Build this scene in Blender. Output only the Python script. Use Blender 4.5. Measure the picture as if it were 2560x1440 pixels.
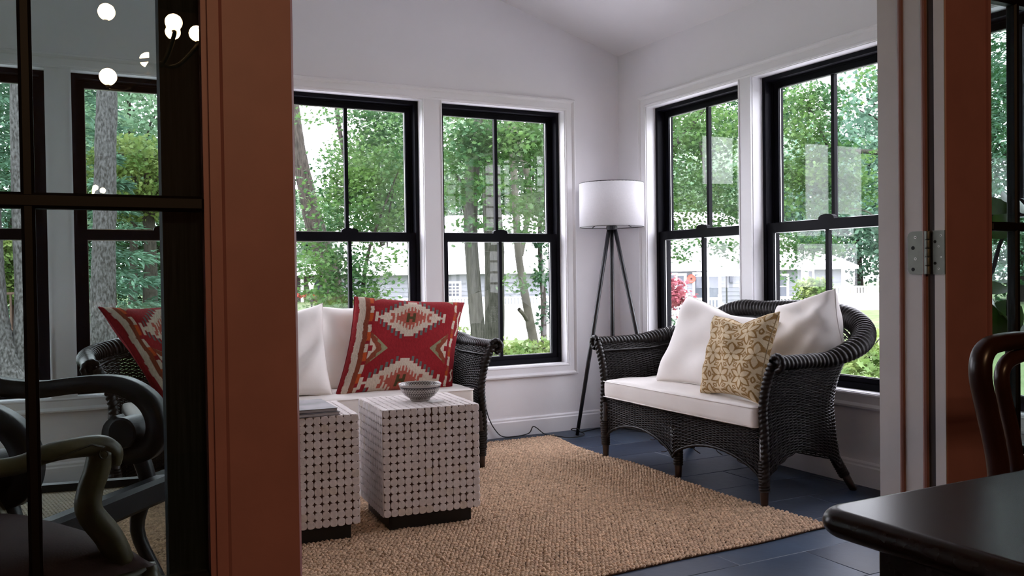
import bpy, math, random
import numpy as np
from mathutils import Vector, Matrix

random.seed(11)
rng = np.random.default_rng(5)
SC = bpy.context.scene
for o in list(bpy.data.objects):
    bpy.data.objects.remove(o, do_unlink=True)
COL = SC.collection

# ------------------------------------------------------------------ camera
FPX, YAW, PITCH, ROLL = 2217.8, 0.480493, -0.016534, -0.013827
CAM = np.array([-3.297, -4.8, 0.995])
_cy, _sy = math.cos(YAW), math.sin(YAW)
FWD = np.array([_sy*math.cos(PITCH), _cy*math.cos(PITCH), math.sin(PITCH)])
_r = np.array([_cy, -_sy, 0.0]); _u = np.cross(_r, FWD)
RGT = math.cos(ROLL)*_r + math.sin(ROLL)*_u
UPV = -math.sin(ROLL)*_r + math.cos(ROLL)*_u
cd = bpy.data.cameras.new('camera'); cam = bpy.data.objects.new('camera', cd); COL.objects.link(cam)
cd.sensor_fit = 'HORIZONTAL'; cd.sensor_width = 36.0; cd.lens = FPX/2560*36
cd.clip_start = 0.05; cd.clip_end = 400
M = Matrix.Identity(4)
for i in range(3):
    M[i][0], M[i][1], M[i][2], M[i][3] = RGT[i], UPV[i], -FWD[i], CAM[i]
cam.matrix_world = M
SC.camera = cam

# ------------------------------------------------------------------ sky and exposure (overcast: no sun)
SKY = 8.5
w = bpy.data.worlds.new('overcast_sky'); SC.world = w; w.use_nodes = True
bg = w.node_tree.nodes['Background']
bg.inputs[0].default_value = (0.93, 0.91, 1.03, 1); bg.inputs[1].default_value = SKY
vs = SC.view_settings
vs.view_transform = 'Standard'; vs.look = 'None'; vs.gamma = 1.0; vs.exposure = 0.34
try: vs.use_curve_mapping = False
except Exception: pass
SC.display_settings.display_device = 'sRGB'
try:
    SC.cycles.use_denoising = True
    SC.cycles.max_bounces = 10; SC.cycles.diffuse_bounces = 6; SC.cycles.glossy_bounces = 4
    SC.cycles.transparent_max_bounces = 24; SC.cycles.caustics_reflective = False; SC.cycles.caustics_refractive = False
    SC.cycles.sample_clamp_indirect = 6.0
except Exception: pass

# ------------------------------------------------------------------ measuring helpers (pixel of the photograph -> point in the place)
def _ray(px, py): return RGT*((px-1280)/FPX) - UPV*((py-720)/FPX) + FWD
def at(px, py, Z): return CAM + _ray(px, py)*Z                       # at a distance along the view
def onx(px, py, x): d = _ray(px, py); return CAM + d*((x-CAM[0])/d[0])
def ony(px, py, y): d = _ray(px, py); return CAM + d*((y-CAM[1])/d[1])
def onz(px, py, z): d = _ray(px, py); return CAM + d*((z-CAM[2])/d[2])
EF = np.array([_sy, _cy]); ER = np.array([_cy, -_sy])
def ext(u, v, z): p = CAM[:2] + ER*u + EF*v; return np.array([p[0], p[1], z])   # garden frame: u to the right, v away
def uv_of(p): q = np.array(p[:2])-CAM[:2]; return float(q@ER), float(q@EF)
def sstep(a, b, x): t = np.clip((x-a)/(b-a), 0, 1); return t*t*(3-2*t)
def ground_z(u, v): return -0.45 - 1.15*sstep(-9, 1, u)*sstep(13, 32, v) - 0.3*sstep(14, 60, v)*(1-sstep(-9, 1, u))

# ------------------------------------------------------------------ materials
def lin(c):
    c = np.array(c, float)/255.0
    return tuple(np.where(c <= 0.04045, c/12.92, ((c+0.055)/1.055)**2.4))
MATS = {}
def mat(name, col, rough=0.6, spec=0.5, metal=0.0, var=0.0, vscale=8.0, bump=0.0, bscale=60.0, stretch=None, attr=None, coat=0.0, col2=None, trans=0.0, detail=4.0):
    m = bpy.data.materials.new(name); m.use_nodes = True
    nt = m.node_tree; N = nt.nodes; L = nt.links
    b = N['Principled BSDF']
    c = (*col, 1.0)
    b.inputs['Base Color'].default_value = c
    b.inputs['Roughness'].default_value = rough; b.inputs['Metallic'].default_value = metal
    b.inputs['Specular IOR Level'].default_value = spec
    if coat: b.inputs['Coat Weight'].default_value = coat; b.inputs['Coat Roughness'].default_value = 0.15
    tc = N.new('ShaderNodeTexCoord'); mp = N.new('ShaderNodeMapping'); L.new(tc.outputs['Object'], mp.inputs['Vector'])
    if stretch: mp.inputs['Scale'].default_value = stretch
    out = None
    if attr:
        a = N.new('ShaderNodeAttribute'); a.attribute_name = attr; out = a.outputs['Color']
    if var or col2:
        n = N.new('ShaderNodeTexNoise'); n.inputs['Scale'].default_value = vscale; n.inputs['Detail'].default_value = detail
        L.new(mp.outputs['Vector'], n.inputs['Vector'])
        mx = N.new('ShaderNodeMix'); mx.data_type = 'RGBA'
        if col2:
            r = N.new('ShaderNodeValToRGB'); r.color_ramp.elements[0].position = 0.36; r.color_ramp.elements[1].position = 0.64
            L.new(n.outputs['Fac'], r.inputs['Fac']); L.new(r.outputs['Color'], mx.inputs['Factor'])
            mx.inputs['A'].default_value = c; mx.inputs['B'].default_value = (*col2, 1)
            if out: L.new(out, mx.inputs['A'])
            out = mx.outputs['Result']
        else:
            mx.blend_type = 'MULTIPLY'; mx.inputs['Factor'].default_value = 1.0
            mr = N.new('ShaderNodeMapRange'); mr.inputs['From Min'].default_value = 0.3; mr.inputs['From Max'].default_value = 0.7
            mr.inputs['To Min'].default_value = 1-var; mr.inputs['To Max'].default_value = 1+var
            L.new(n.outputs['Fac'], mr.inputs['Value'])
            if out: L.new(out, mx.inputs['A'])
            else: mx.inputs['A'].default_value = c
            L.new(mr.outputs['Result'], mx.inputs['B'])
            out = mx.outputs['Result']
    if out: L.new(out, b.inputs['Base Color'])
    if bump:
        n2 = N.new('ShaderNodeTexNoise'); n2.inputs['Scale'].default_value = bscale; n2.inputs['Detail'].default_value = 5
        L.new(mp.outputs['Vector'], n2.inputs['Vector'])
        bp = N.new('ShaderNodeBump'); bp.inputs['Strength'].default_value = bump; bp.inputs['Distance'].default_value = 0.01
        L.new(n2.outputs['Fac'], bp.inputs['Height']); L.new(bp.outputs['Normal'], b.inputs['Normal'])
    if trans:
        t = N.new('ShaderNodeBsdfTranslucent'); ms = N.new('ShaderNodeMixShader'); ms.inputs[0].default_value = trans
        if out: L.new(out, t.inputs['Color'])
        else: t.inputs['Color'].default_value = c
        L.new(b.outputs[0], ms.inputs[1]); L.new(t.outputs[0], ms.inputs[2])
        L.new(ms.outputs[0], N['Material Output'].inputs['Surface'])
    MATS[name] = m
    return m
def glass(name, tint, f0=0.04):
    m = bpy.data.materials.new(name); m.use_nodes = True; nt = m.node_tree; N = nt.nodes; L = nt.links
    N.remove(N['Principled BSDF'])
    g = N.new('ShaderNodeNewGeometry'); d = N.new('ShaderNodeVectorMath'); d.operation = 'DOT_PRODUCT'
    L.new(g.outputs['Normal'], d.inputs[0]); L.new(g.outputs['Incoming'], d.inputs[1])
    ab = N.new('ShaderNodeMath'); ab.operation = 'ABSOLUTE'; L.new(d.outputs['Value'], ab.inputs[0])
    su = N.new('ShaderNodeMath'); su.operation = 'SUBTRACT'; su.inputs[0].default_value = 1; L.new(ab.outputs[0], su.inputs[1])
    pw = N.new('ShaderNodeMath'); pw.operation = 'POWER'; pw.inputs[1].default_value = 5; L.new(su.outputs[0], pw.inputs[0])
    ma = N.new('ShaderNodeMath'); ma.operation = 'MULTIPLY_ADD'; ma.inputs[1].default_value = 1-f0; ma.inputs[2].default_value = f0; L.new(pw.outputs[0], ma.inputs[0])
    t = N.new('ShaderNodeBsdfTransparent'); t.inputs[0].default_value = (*tint, 1)
    gl = N.new('ShaderNodeBsdfGlossy'); gl.inputs['Roughness'].default_value = 0.0
    ms = N.new('ShaderNodeMixShader'); L.new(ma.outputs[0], ms.inputs[0]); L.new(t.outputs[0], ms.inputs[1]); L.new(gl.outputs[0], ms.inputs[2])
    L.new(ms.outputs[0], N['Material Output'].inputs['Surface'])
    return m
def emit(name, col, s):
    m = bpy.data.materials.new(name); m.use_nodes = True; N = m.node_tree.nodes; L = m.node_tree.links
    N.remove(N['Principled BSDF']); e = N.new('ShaderNodeEmission'); e.inputs[0].default_value = (*col, 1); e.inputs[1].default_value = s
    L.new(e.outputs[0], N['Material Output'].inputs['Surface']); return m

m_wall = mat('white_wall_paint', (0.84, 0.825, 0.85), 0.75, 0.3, var=0.015, vscale=3, bump=0.02, bscale=180)
m_ceil = mat('white_ceiling_paint', (0.84, 0.825, 0.84), 0.8, 0.3, var=0.015, vscale=2, bump=0.02, bscale=150)
m_trim = mat('white_trim_paint', (0.84, 0.83, 0.85), 0.4, 0.5, var=0.01, vscale=5)
m_black = mat('black_window_paint', (0.0045, 0.0045, 0.0075), 0.5, 0.08, var=0.15, vscale=12)
m_steel = mat('bright_spacer_metal', (0.7, 0.7, 0.72), 0.35, metal=0.9, var=0.05)
m_pane = glass('window_glass', (0.975, 0.985, 0.98), 0.020)
m_pane_back = glass('coated_window_glass', (0.975, 0.985, 0.98), 0.050)
m_doorglass = glass('tinted_door_glass', (0.68, 0.74, 0.72), 0.028)
m_terra = mat('terracotta_tone', (0.37, 0.17, 0.165), 0.45, 0.4, var=0.06, vscale=14, bump=0.03, bscale=90)  # one even terracotta tone on both door leaves
m_jamb = mat('offwhite_jamb_paint', (0.46, 0.43, 0.415), 0.5, 0.4, var=0.04, vscale=10)
m_jambline = mat('warm_glow_bead', (0.22, 0.10, 0.08), 0.5, 0.4, var=0.06, vscale=20)
m_darkwood = mat('dark_walnut_wood', (0.047, 0.052, 0.062), 0.8, 0.1, var=0.35, vscale=7, stretch=(30, 30, 1.2))
m_muntin = mat('dark_bronze_muntin', (0.005, 0.003, 0.003), 0.5, 0.2, var=0.15)
m_hinge = mat('brushed_nickel', (0.125, 0.13, 0.112), 0.5, metal=0.75, var=0.08, vscale=40)
m_screw = mat('screw_metal', (0.34, 0.33, 0.30), 0.3, metal=0.9, var=0.04)
m_holeshadow = mat('hole_shadow', (0.006, 0.006, 0.006), 0.7, 0.2, var=0.1)
m_gapshadow = mat('grey_gap_shadow', (0.075, 0.065, 0.066), 0.9, 0.1, var=0.1)
m_slate = [mat('blue_slate_%s' % n, c, 0.42, 0.25, var=0.25, vscale=5, bump=0.10, bscale=22) for n, c in
           (('deep', (0.015, 0.025, 0.047)), ('mid', (0.022, 0.036, 0.063)), ('pale', (0.034, 0.052, 0.084)))]
m_grout = mat('grey_grout', (0.17, 0.19, 0.23), 0.9, 0.2, var=0.1)
m_jute = mat('jute_fibre', (0.57, 0.405, 0.275), 0.85, 0.2, var=0.35, vscale=55, bump=0.4, bscale=400, col2=None)
m_jutebase = mat('jute_backing', (0.075, 0.04, 0.024), 0.95, 0.1, var=0.2)
m_wick = mat('black_brown_wicker', (0.0095, 0.0065, 0.006), 0.40, 0.26, var=0.35, vscale=30)
m_wickleg = mat('dark_brown_leg', (0.030, 0.014, 0.009), 0.4, 0.5, var=0.3, vscale=20)
m_deck = mat('dark_seat_deck', (0.012, 0.009, 0.008), 0.7, 0.3, var=0.2)
m_white = mat('white_cotton', (0.84, 0.80, 0.765), 0.85, 0.2, var=0.03, vscale=6, bump=0.12, bscale=14)
m_weltw = mat('white_piping', (0.80, 0.76, 0.725), 0.85, 0.2, var=0.03)
m_kilim = mat('kilim_wool', (1, 1, 1), 0.9, 0.15, attr='pattern', var=0.16, vscale=60, stretch=(4, 1, 1), bump=0.25, bscale=160)
m_gold = mat('printed_linen', (1, 1, 1), 0.85, 0.2, attr='pattern', var=0.07, vscale=60, bump=0.15, bscale=120)
m_bowl = mat('glazed_stoneware', (1, 1, 1), 0.18, 0.5, attr='pattern', var=0.04, vscale=40)
m_cork = [mat('whitewashed_wood_%s' % n, tuple(q*1.0 for q in c), 0.7, 0.3, var=0.08, vscale=60, bump=0.15, bscale=200) for n, c in
          (('warm', (0.62, 0.56, 0.54)), ('cool', (0.66, 0.61, 0.60)), ('cream', (0.62, 0.555, 0.50)))]
m_corkbase = mat('dark_brown_core', (0.055, 0.020, 0.013), 0.7, 0.3, var=0.25, vscale=25)
m_plinth = mat('black_plinth', (0.008, 0.007, 0.007), 0.5, 0.4, var=0.15)
m_lampblk = mat('black_lamp_metal', (0.010, 0.010, 0.013), 0.35, 0.5, var=0.15)
m_shade = mat('white_linen_shade', (0.92, 0.91, 0.92), 0.85, 0.2, var=0.02, vscale=120, bump=0.05, bscale=500, trans=0.62)
m_cord = mat('black_rubber_cord', (0.012, 0.012, 0.013), 0.5, 0.4, var=0.1)
m_plast = mat('white_plastic', (0.74, 0.74, 0.76), 0.4, 0.5, var=0.01)
m_cover = mat('grey_book_cover', (0.075, 0.066, 0.07), 0.55, 0.25, col2=(0.20, 0.18, 0.185), vscale=9)
m_pages = mat('book_pages', (0.42, 0.40, 0.40), 0.8, 0.2, var=0.25, vscale=30, stretch=(1, 1, 60))
m_paper = mat('white_paper', (0.72, 0.71, 0.70), 0.7, 0.2, var=0.02)
m_gilt = mat('olive_gilt_wood', (0.085, 0.064, 0.026), 0.4, 0.35, var=0.3, vscale=14, bump=0.1, bscale=60)
m_giltshadow = mat('gilt_carving_shadow', (0.045, 0.032, 0.014), 0.45, 0.4, var=0.2)
m_maroon = mat('maroon_upholstery', (0.038, 0.014, 0.013), 0.8, 0.2, var=0.2, vscale=30, bump=0.1, bscale=200)
m_ebony = mat('ebonised_wood', (0.008, 0.008, 0.011), 0.42, 0.3, var=0.25, vscale=12)
m_cane = mat('woven_cane', (0.30, 0.215, 0.12), 0.6, 0.3, var=0.2, vscale=40)
m_maho = mat('dark_mahogany', (0.010, 0.0055, 0.0042), 0.27, 0.2, var=0.35, vscale=5, stretch=(1.5, 14, 14))
m_chairwood = mat('red_mahogany', (0.024, 0.0085, 0.006), 0.28, 0.35, var=0.45, vscale=9)
m_dwall = mat('terracotta_room_wall', (0.17, 0.10, 0.075), 0.8, 0.2, var=0.05, vscale=5)
m_dfloor = mat('dark_oak_floor', (0.05, 0.028, 0.016), 0.4, 0.4, var=0.3, vscale=4, stretch=(1, 12, 1))
m_brass = mat('blackened_brass', (0.012, 0.009, 0.006), 0.6, 0.1, var=0.1)
m_bulb = emit('warm_bulb_glow', (1.0, 0.62, 0.33), 165.0)
# garden
m_lawn = mat('green_lawn', (0.080, 0.118, 0.045), 0.9, 0.1, col2=(0.125, 0.165, 0.075), vscale=1.2, bump=0.4, bscale=30)  # two greens mixed by noise
m_bark = mat('grey_green_bark', (0.024, 0.026, 0.019), 0.95, 0.1, col2=(0.048, 0.050, 0.039), vscale=14, stretch=(3.0, 3.0, 0.5), bump=1.0, bscale=22)
m_pine = mat('flaky_grey_pine_bark', (0.032, 0.029, 0.028), 0.95, 0.1, col2=(0.105, 0.098, 0.098), vscale=26, stretch=(1.6, 1.6, 0.75), bump=1.0, bscale=30)
m_barkd = mat('dark_bark', (0.020, 0.018, 0.015), 0.95, 0.1, col2=(0.055, 0.048, 0.040), vscale=14, stretch=(3, 3, 0.6), bump=0.9, bscale=12)
m_barkl = mat('pale_smooth_bark', (0.046, 0.045, 0.033), 0.9, 0.1, col2=(0.078, 0.076, 0.058), vscale=5, bump=0.4, bscale=12)
def leafmat(n, a, b, tr=0.45, vs=1.4): return mat(n, a, 0.6, 0.3, col2=b, vscale=vs, trans=tr, detail=2)
m_leaf = leafmat('maple_green', (0.027, 0.081, 0.027), (0.083, 0.161, 0.041))
m_leafy = leafmat('yellow_green_leaf', (0.077, 0.146, 0.034), (0.195, 0.244, 0.069))
m_leafd = leafmat('shaded_green_leaf', (0.016, 0.051, 0.021), (0.034, 0.098, 0.034), 0.35)  # darkest of the leaf greens
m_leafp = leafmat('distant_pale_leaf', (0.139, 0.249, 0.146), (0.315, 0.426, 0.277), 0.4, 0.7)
m_leafb = leafmat('blue_green_needles', (0.046, 0.104, 0.070), (0.131, 0.240, 0.156), 0.3, 1.2)
m_leafr = leafmat('red_maple_leaf', (0.20, 0.03, 0.05), (0.36, 0.11, 0.13), 0.4, 3)
m_plant = mat('houseplant_leaf', (0.020, 0.050, 0.009), 0.4, 0.3, col2=(0.055, 0.11, 0.02), vscale=6, trans=0.4)
m_pot = mat('clay_pot', (0.25, 0.11, 0.07), 0.7, 0.3, var=0.1)
m_soil = mat('potting_soil', (0.02, 0.014, 0.01), 0.95, 0.1, var=0.3)
m_siding = mat('pale_grey_siding', (0.175, 0.183, 0.20), 0.7, 0.3, var=0.02)
m_hwhite = mat('white_vinyl', (0.88, 0.88, 0.88), 0.5, 0.4, var=0.01)
m_roof = mat('pale_roof_shingle', (0.80, 0.78, 0.80), 0.9, 0.2, var=0.05, vscale=6)
m_hglass = mat('dark_house_glass', (0.055, 0.06, 0.08), 0.1, 0.6, var=0.3, vscale=2)
m_curtain = mat('pale_blind', (0.11, 0.12, 0.14), 0.7, 0.2, var=0.1)
m_red = mat('red_ornament', (0.62, 0.10, 0.07), 0.6, 0.3, var=0.15)
m_brown_and_shadow = mat('brown_wall_and_board_shadow', (0.075, 0.055, 0.06), 0.8, 0.2, var=0.15)
m_deckwood = mat('weathered_deck_wood', (0.085, 0.05, 0.038), 0.8, 0.2, var=0.2, vscale=10)
m_decklight = mat('grey_deck_board', (0.20, 0.18, 0.15), 0.8, 0.2, var=0.15)
m_canvas = mat('white_canvas', (0.9, 0.9, 0.9), 0.8, 0.2, var=0.01, trans=0.3)
m_flower = mat('red_flower', (0.6, 0.09, 0.07), 0.7, 0.2, var=0.2)

# ------------------------------------------------------------------ object helpers
def link(o, parent=None):
    COL.objects.link(o)
    if parent is not None: o.parent = parent
    return o
def tag(o, label=None, cat=None, group=None, kind=None):
    if label: o['label'] = label
    if cat: o['category'] = cat
    if group: o['group'] = group
    if kind: o['kind'] = kind
    return o
def thing(name, label, cat, loc=(0, 0, 0), rot=0.0, group=None):
    o = bpy.data.objects.new(name, None); o.empty_display_size = 0.1
    link(o); o.location = loc; o.rotation_euler = (0, 0, rot)
    return tag(o, label, cat, group)
def struct_root(name):
    o = bpy.data.objects.new(name, None); link(o); o['kind'] = 'structure'; return o
def me_np(name, V, F, m, smooth=False, cols=None):
    V = np.asarray(V, np.float32); F = np.asarray(F, np.int32); k = F.shape[1]
    me = bpy.data.meshes.new(name)
    me.vertices.add(len(V)); me.vertices.foreach_set('co', V.ravel())
    me.loops.add(F.size); me.loops.foreach_set('vertex_index', F.ravel())
    me.polygons.add(len(F)); me.polygons.foreach_set('loop_start', np.arange(0, F.size, k, dtype=np.int32))
    me.polygons.foreach_set('loop_total', np.full(len(F), k, np.int32))
    me.update(calc_edges=True)
    if smooth: me.polygons.foreach_set('use_smooth', np.ones(len(F), bool))
    if cols is not None:
        a = me.color_attributes.new('pattern', 'FLOAT_COLOR', 'POINT')
        c4 = np.ones((len(V), 4), np.float32); c4[:, :3] = cols; a.data.foreach_set('color', c4.ravel())
    me.materials.append(m); me.validate(); return me
def ob_np(name, V, F, m, parent=None, smooth=False, cols=None, off=None):
    V = np.asarray(V, float)
    if off is not None: V = V - np.asarray(off)
    return link(bpy.data.objects.new(name, me_np(name, V, F, m, smooth, cols)), parent)

class MB:
    def __init__(s): s.v = []; s.f = []
    def add(s, V, F):
        b = len(s.v); s.v += [tuple(map(float, p)) for p in V]; s.f += [tuple(int(i)+b for i in q) for q in F]; return s
    def box(s, a, b):
        x0, y0, z0 = np.minimum(a, b); x1, y1, z1 = np.maximum(a, b)
        return s.add([(x0,y0,z0),(x1,y0,z0),(x1,y1,z0),(x0,y1,z0),(x0,y0,z1),(x1,y0,z1),(x1,y1,z1),(x0,y1,z1)],
                     [(0,3,2,1),(4,5,6,7),(0,1,5,4),(1,2,6,5),(2,3,7,6),(3,0,4,7)])
    def bbox(s, a, b, r=0.004):                     # box with chamfered edges
        a, b = np.minimum(a, b), np.maximum(a, b); r = min(r, *(0.49*(b-a)))
        V = []; idx = {}
        for ax in range(3):
            for sx in (0, 1):
                for sy in (0, 1):
                    for sz in (0, 1):
                        sg = (sx, sy, sz); p = [(b if sg[i] else a)[i] + (0 if i == ax else (-r if sg[i] else r)) for i in range(3)]
                        idx[(ax, sg)] = len(V); V.append(p)
        F = []
        for ax in range(3):
            o1, o2 = (ax+1) % 3, (ax+2) % 3
            for sd_ in (0, 1):
                q = []
                for u_, w_ in ((0,0),(1,0),(1,1),(0,1)):
                    g = [0,0,0]; g[ax] = sd_; g[o1] = u_; g[o2] = w_; q.append(idx[(ax, tuple(g))])
                F.append(q if sd_ else q[::-1])
        for ax in range(3):                          # edge chamfers along axis ax
            o1, o2 = (ax+1) % 3, (ax+2) % 3
            for u_ in (0, 1):
                for w_ in (0, 1):
                    g0 = [0,0,0]; g0[o1] = u_; g0[o2] = w_; g1 = list(g0); g1[ax] = 1
                    q = [idx[(o1, tuple(g0))], idx[(o1, tuple(g1))], idx[(o2, tuple(g1))], idx[(o2, tuple(g0))]]
                    F.append(q if (u_ != w_) else q[::-1])
        for sx in (0, 1):
            for sy in (0, 1):
                for sz in (0, 1):
                    q = [idx[(i, (sx, sy, sz))] for i in range(3)]; F.append(q if (sx+sy+sz) % 2 else q[::-1])
        return s.add(V, F)
    def prism(s, poly, d, axis):                     # poly: list of 3-D points, d: extrusion vector
        n = len(poly); d = np.asarray(d, float); P = [np.asarray(p, float) for p in poly]
        return s.add(P+[p+d for p in P], [tuple(range(n))[::-1], tuple(range(n, 2*n))]+[(i, (i+1) % n, (i+1) % n+n, i+n) for i in range(n)])
    def tube(s, pts, r, n=8, cap=True, ell=None):
        P = np.asarray(pts, float); k = len(P)
        r = np.full(k, r, float) if np.isscalar(r) else np.asarray(r, float)
        T = np.gradient(P, axis=0); T /= np.linalg.norm(T, axis=1)[:, None]+1e-12
        up = np.array([0, 0, 1.0]) if abs(T[0][2]) < 0.9 else np.array([1.0, 0, 0])
        Nn = np.cross(up, T[0]); Nn /= np.linalg.norm(Nn); V = []
        for i in range(k):
            Nn = Nn - T[i]*(Nn@T[i]); Nn /= np.linalg.norm(Nn); B = np.cross(T[i], Nn)
            for j in range(n):
                a = 2*math.pi*(j+0.5)/n; e = ell or (1, 1)
                V.append(P[i]+r[i]*(math.cos(a)*Nn*e[0]+math.sin(a)*B*e[1]))
        F = [(i*n+j, i*n+(j+1) % n, (i+1)*n+(j+1) % n, (i+1)*n+j) for i in range(k-1) for j in range(n)]
        if cap: F += [tuple(range(n))[::-1], tuple(range((k-1)*n, k*n))]
        return s.add(V, F)
    def lathe(s, prof, c=(0, 0, 0), n=24):           # prof: (r, z)
        V = []; k = len(prof)
        for r, z in prof:
            for j in range(n):
                a = 2*math.pi*j/n; V.append((c[0]+r*math.cos(a), c[1]+r*math.sin(a), c[2]+z))
        F = [(i*n+j, i*n+(j+1) % n, (i+1)*n+(j+1) % n, (i+1)*n+j) for i in range(k-1) for j in range(n)]
        return s.add(V, F)
    def xf(s, Mx):
        s.v = [tuple(Mx @ Vector(p)) for p in s.v]; return s
    def mesh(s, name, m, smooth=False, off=None):
        me = bpy.data.meshes.new(name)
        V = s.v if off is None else [(p[0]-off[0], p[1]-off[1], p[2]-off[2]) for p in s.v]
        me.from_pydata(V, [], s.f); me.update()
        if smooth: me.polygons.foreach_set('use_smooth', np.ones(len(me.polygons), bool))
        me.materials.append(m); return me
    def build(s, name, m, parent=None, smooth=False, off=None):
        return link(bpy.data.objects.new(name, s.mesh(name, m, smooth, off)), parent)
def sbuild(mb, name, m, **k): o = mb.build(name, m, **k); o['kind'] = 'structure'; return o
def spline(pts, n=40):                               # Catmull-Rom through the points
    P = np.asarray(pts, float); P = np.vstack([2*P[0]-P[1], P, 2*P[-1]-P[-2]]); out = []
    segs = len(P)-3
    for t in np.linspace(0, segs, n):
        i = min(int(t), segs-1); f = t-i; a, b, c, d = P[i:i+4]
        out.append(0.5*((2*b)+(-a+c)*f+(2*a-5*b+4*c-d)*f*f+(-a+3*b-3*c+d)*f**3))
    return np.array(out)

# ================================================================== THE ROOM
ZT, ZB = 2.011, 0.424                     # window openings
WX = [-0.83, -1.784, -2.77, -3.717]       # centres of the windows in the back wall
WY = [-0.7295, -1.662, -2.61]             # centres of the windows in the right wall
HW = 0.42
RIDGE_X, RIDGE_Z, EAVE = -2.8, 3.232, 2.392
XL = -5.6                                  # left wall
YF = -3.40; YB_ = -3.263                   # partition: dining face, sunroom face
WT = 0.17
def roofz(x): return EAVE + (0-x)*0.3 if x > RIDGE_X else RIDGE_Z - (RIDGE_X-x)*0.3

mb = MB()
mb.box((XL-.2, 0, -0.5), (WT, WT, ZB))
edges = sorted([WX[0]+HW] + [v for c in WX for v in (c-HW, c+HW)])[:-1]
xs = [WT] + [v for c in WX for v in (c+HW, c-HW)] + [XL-.2]
for i in range(0, len(xs), 2): mb.box((xs[i+1], 0, ZB), (xs[i], WT, ZT))
mb.prism([(WT, 0, ZT), (XL-.2, 0, ZT), (XL-.2, 0, roofz(XL)+.05), (RIDGE_X, 0, RIDGE_Z+.1), (WT, 0, EAVE+.05)], (0, WT, 0), 1)
sbuild(mb, 'wall_back', m_wall)
mb = MB()
mb.box((0, YF, -0.5), (WT, 0, ZB)); mb.box((0, YF, ZT), (WT, 0, EAVE+.05))
ys = [0] + [v for c in WY for v in (c+HW, c-HW)] + [YF]
for i in range(0, len(ys), 2): mb.box((0, ys[i+1], ZB), (WT, ys[i], ZT))
sbuild(mb, 'wall_right', m_wall)
mb = MB()                                  # left wall, with one window of the same kind
mb.box((XL-.17, YF, -0.5), (XL, 0, ZB)); mb.box((XL-.17, YF, ZT), (XL, 0, 2.6))
yl = ys[:3]+[YF]
for i in range(0, len(yl), 2): mb.box((XL-.17, yl[i+1], ZB), (XL, yl[i], ZT))
sbuild(mb, 'wall_left', m_wall)
mb = MB()                                  # two slopes
def slab(x0, x1, y0, y1):
    mb.prism([(x0, y0, roofz(x0)), (x1, y0, roofz(x1)), (x1, y0, roofz(x1)+.15), (x0, y0, roofz(x0)+.15)], (0, y1-y0, 0), 1)
slab(RIDGE_X, WT+.3, YF, .4); slab(XL-.4, RIDGE_X, YF, .4)
sbuild(mb, 'ceiling', m_ceil)

# floor: grout bed and slate tiles laid in running bond
fl = MB().box((XL, YB_-.14, -0.12), (0, 0, -0.0016)).build('floor', m_grout); fl['kind'] = 'structure'
tm = []
for mtl in m_slate:
    tm.append(MB().bbox((-.2945, -.1375, -.012), (.2945, .1375, 0.0), .0012).mesh('tile', mtl))
row = 0; y = -2.65
PY, PX_ = 0.28, 0.594
for r in range(-3, 11):
    yc = -2.51 + PY*(r-.5) + PY
    for c in range(-2, 10):
        xc = (-0.953 if r % 2 else -0.656) - PX_*c + PX_/2
        lo, hi = max(XL, xc-.2945), min(0, xc+.2945); yl, yh = max(YB_-.14, yc-.1375), min(0, yc+.1375)
        if hi-lo < .03 or yh-yl < .03: continue
        k = random.randrange(3)
        if hi-lo > .58 and yh-yl > .27:
            o = bpy.data.objects.new('tile', tm[k]); o.location = (xc, yc, random.uniform(-.0006, .0006)); link(o, fl)
        else:
            MB().bbox((lo, yl, -.012), (hi, yh, 0), .0012).build('tile', m_slate[k], fl)

# baseboards
def baseboard(name, a, b, n):              # a->b along the wall at the floor, n = inward normal
    a, b, n = map(lambda q: np.array([*q, 0.0]), (a, b, n)); mb = MB()
    prof = [(0, 0), (.016, 0), (.016, .088), (.012, .095), (.012, .104), (.006, .112), (0, .112)]
    P = [a + n*d + np.array([0, 0, z]) for d, z in prof]
    mb.prism(P, b-a, 0); return sbuild(mb, name, m_trim)
baseboard('baseboard_back', (XL, 0), (0, 0), (0, -1))
baseboard('baseboard_right', (0, YB_), (0, -.016), (-1, 0))
baseboard('baseboard_left', (XL, YB_), (XL, 0), (1, 0))

# window casings: one moulded frame per group, flat mullion faces between
PROF = [(0, 0), (0, .014), (.008, .017), (.014, .014), (.045, .014), (.050, .020), (.058, .026), (.066, .024), (.070, .018), (.070, 0)]
def casing(name, a0, a1, T):
    mb = MB(); V = []; n = len(PROF)
    for (cx, cz, sx, sz) in ((a0, ZB, -1, -1), (a1, ZB, 1, -1), (a1, ZT, 1, 1), (a0, ZT, -1, 1)):
        for d, h in PROF: V.append(T(cx+sx*d, -h, cz+sz*d))
    F = [(c*n+i, c*n+i+1, ((c+1) % 4)*n+i+1, ((c+1) % 4)*n+i) for c in range(4) for i in range(n-1)]
    mb.add(V, F); return sbuild(mb, name, m_trim)
TA = lambda x, y, z: (x, y, z)
TB = lambda x, y, z: (y, x, z)             # along the right wall, outward is +x
TC = lambda x, y, z: (XL-y, x, z)
casing('trim_1', WX[3]-HW, WX[0]+HW, TA)
casing('trim_2', WY[2]-HW, WY[0]+HW, TB)
casing('trim_3', WY[0]-HW, WY[0]+HW, TC)
tn = 4
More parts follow.
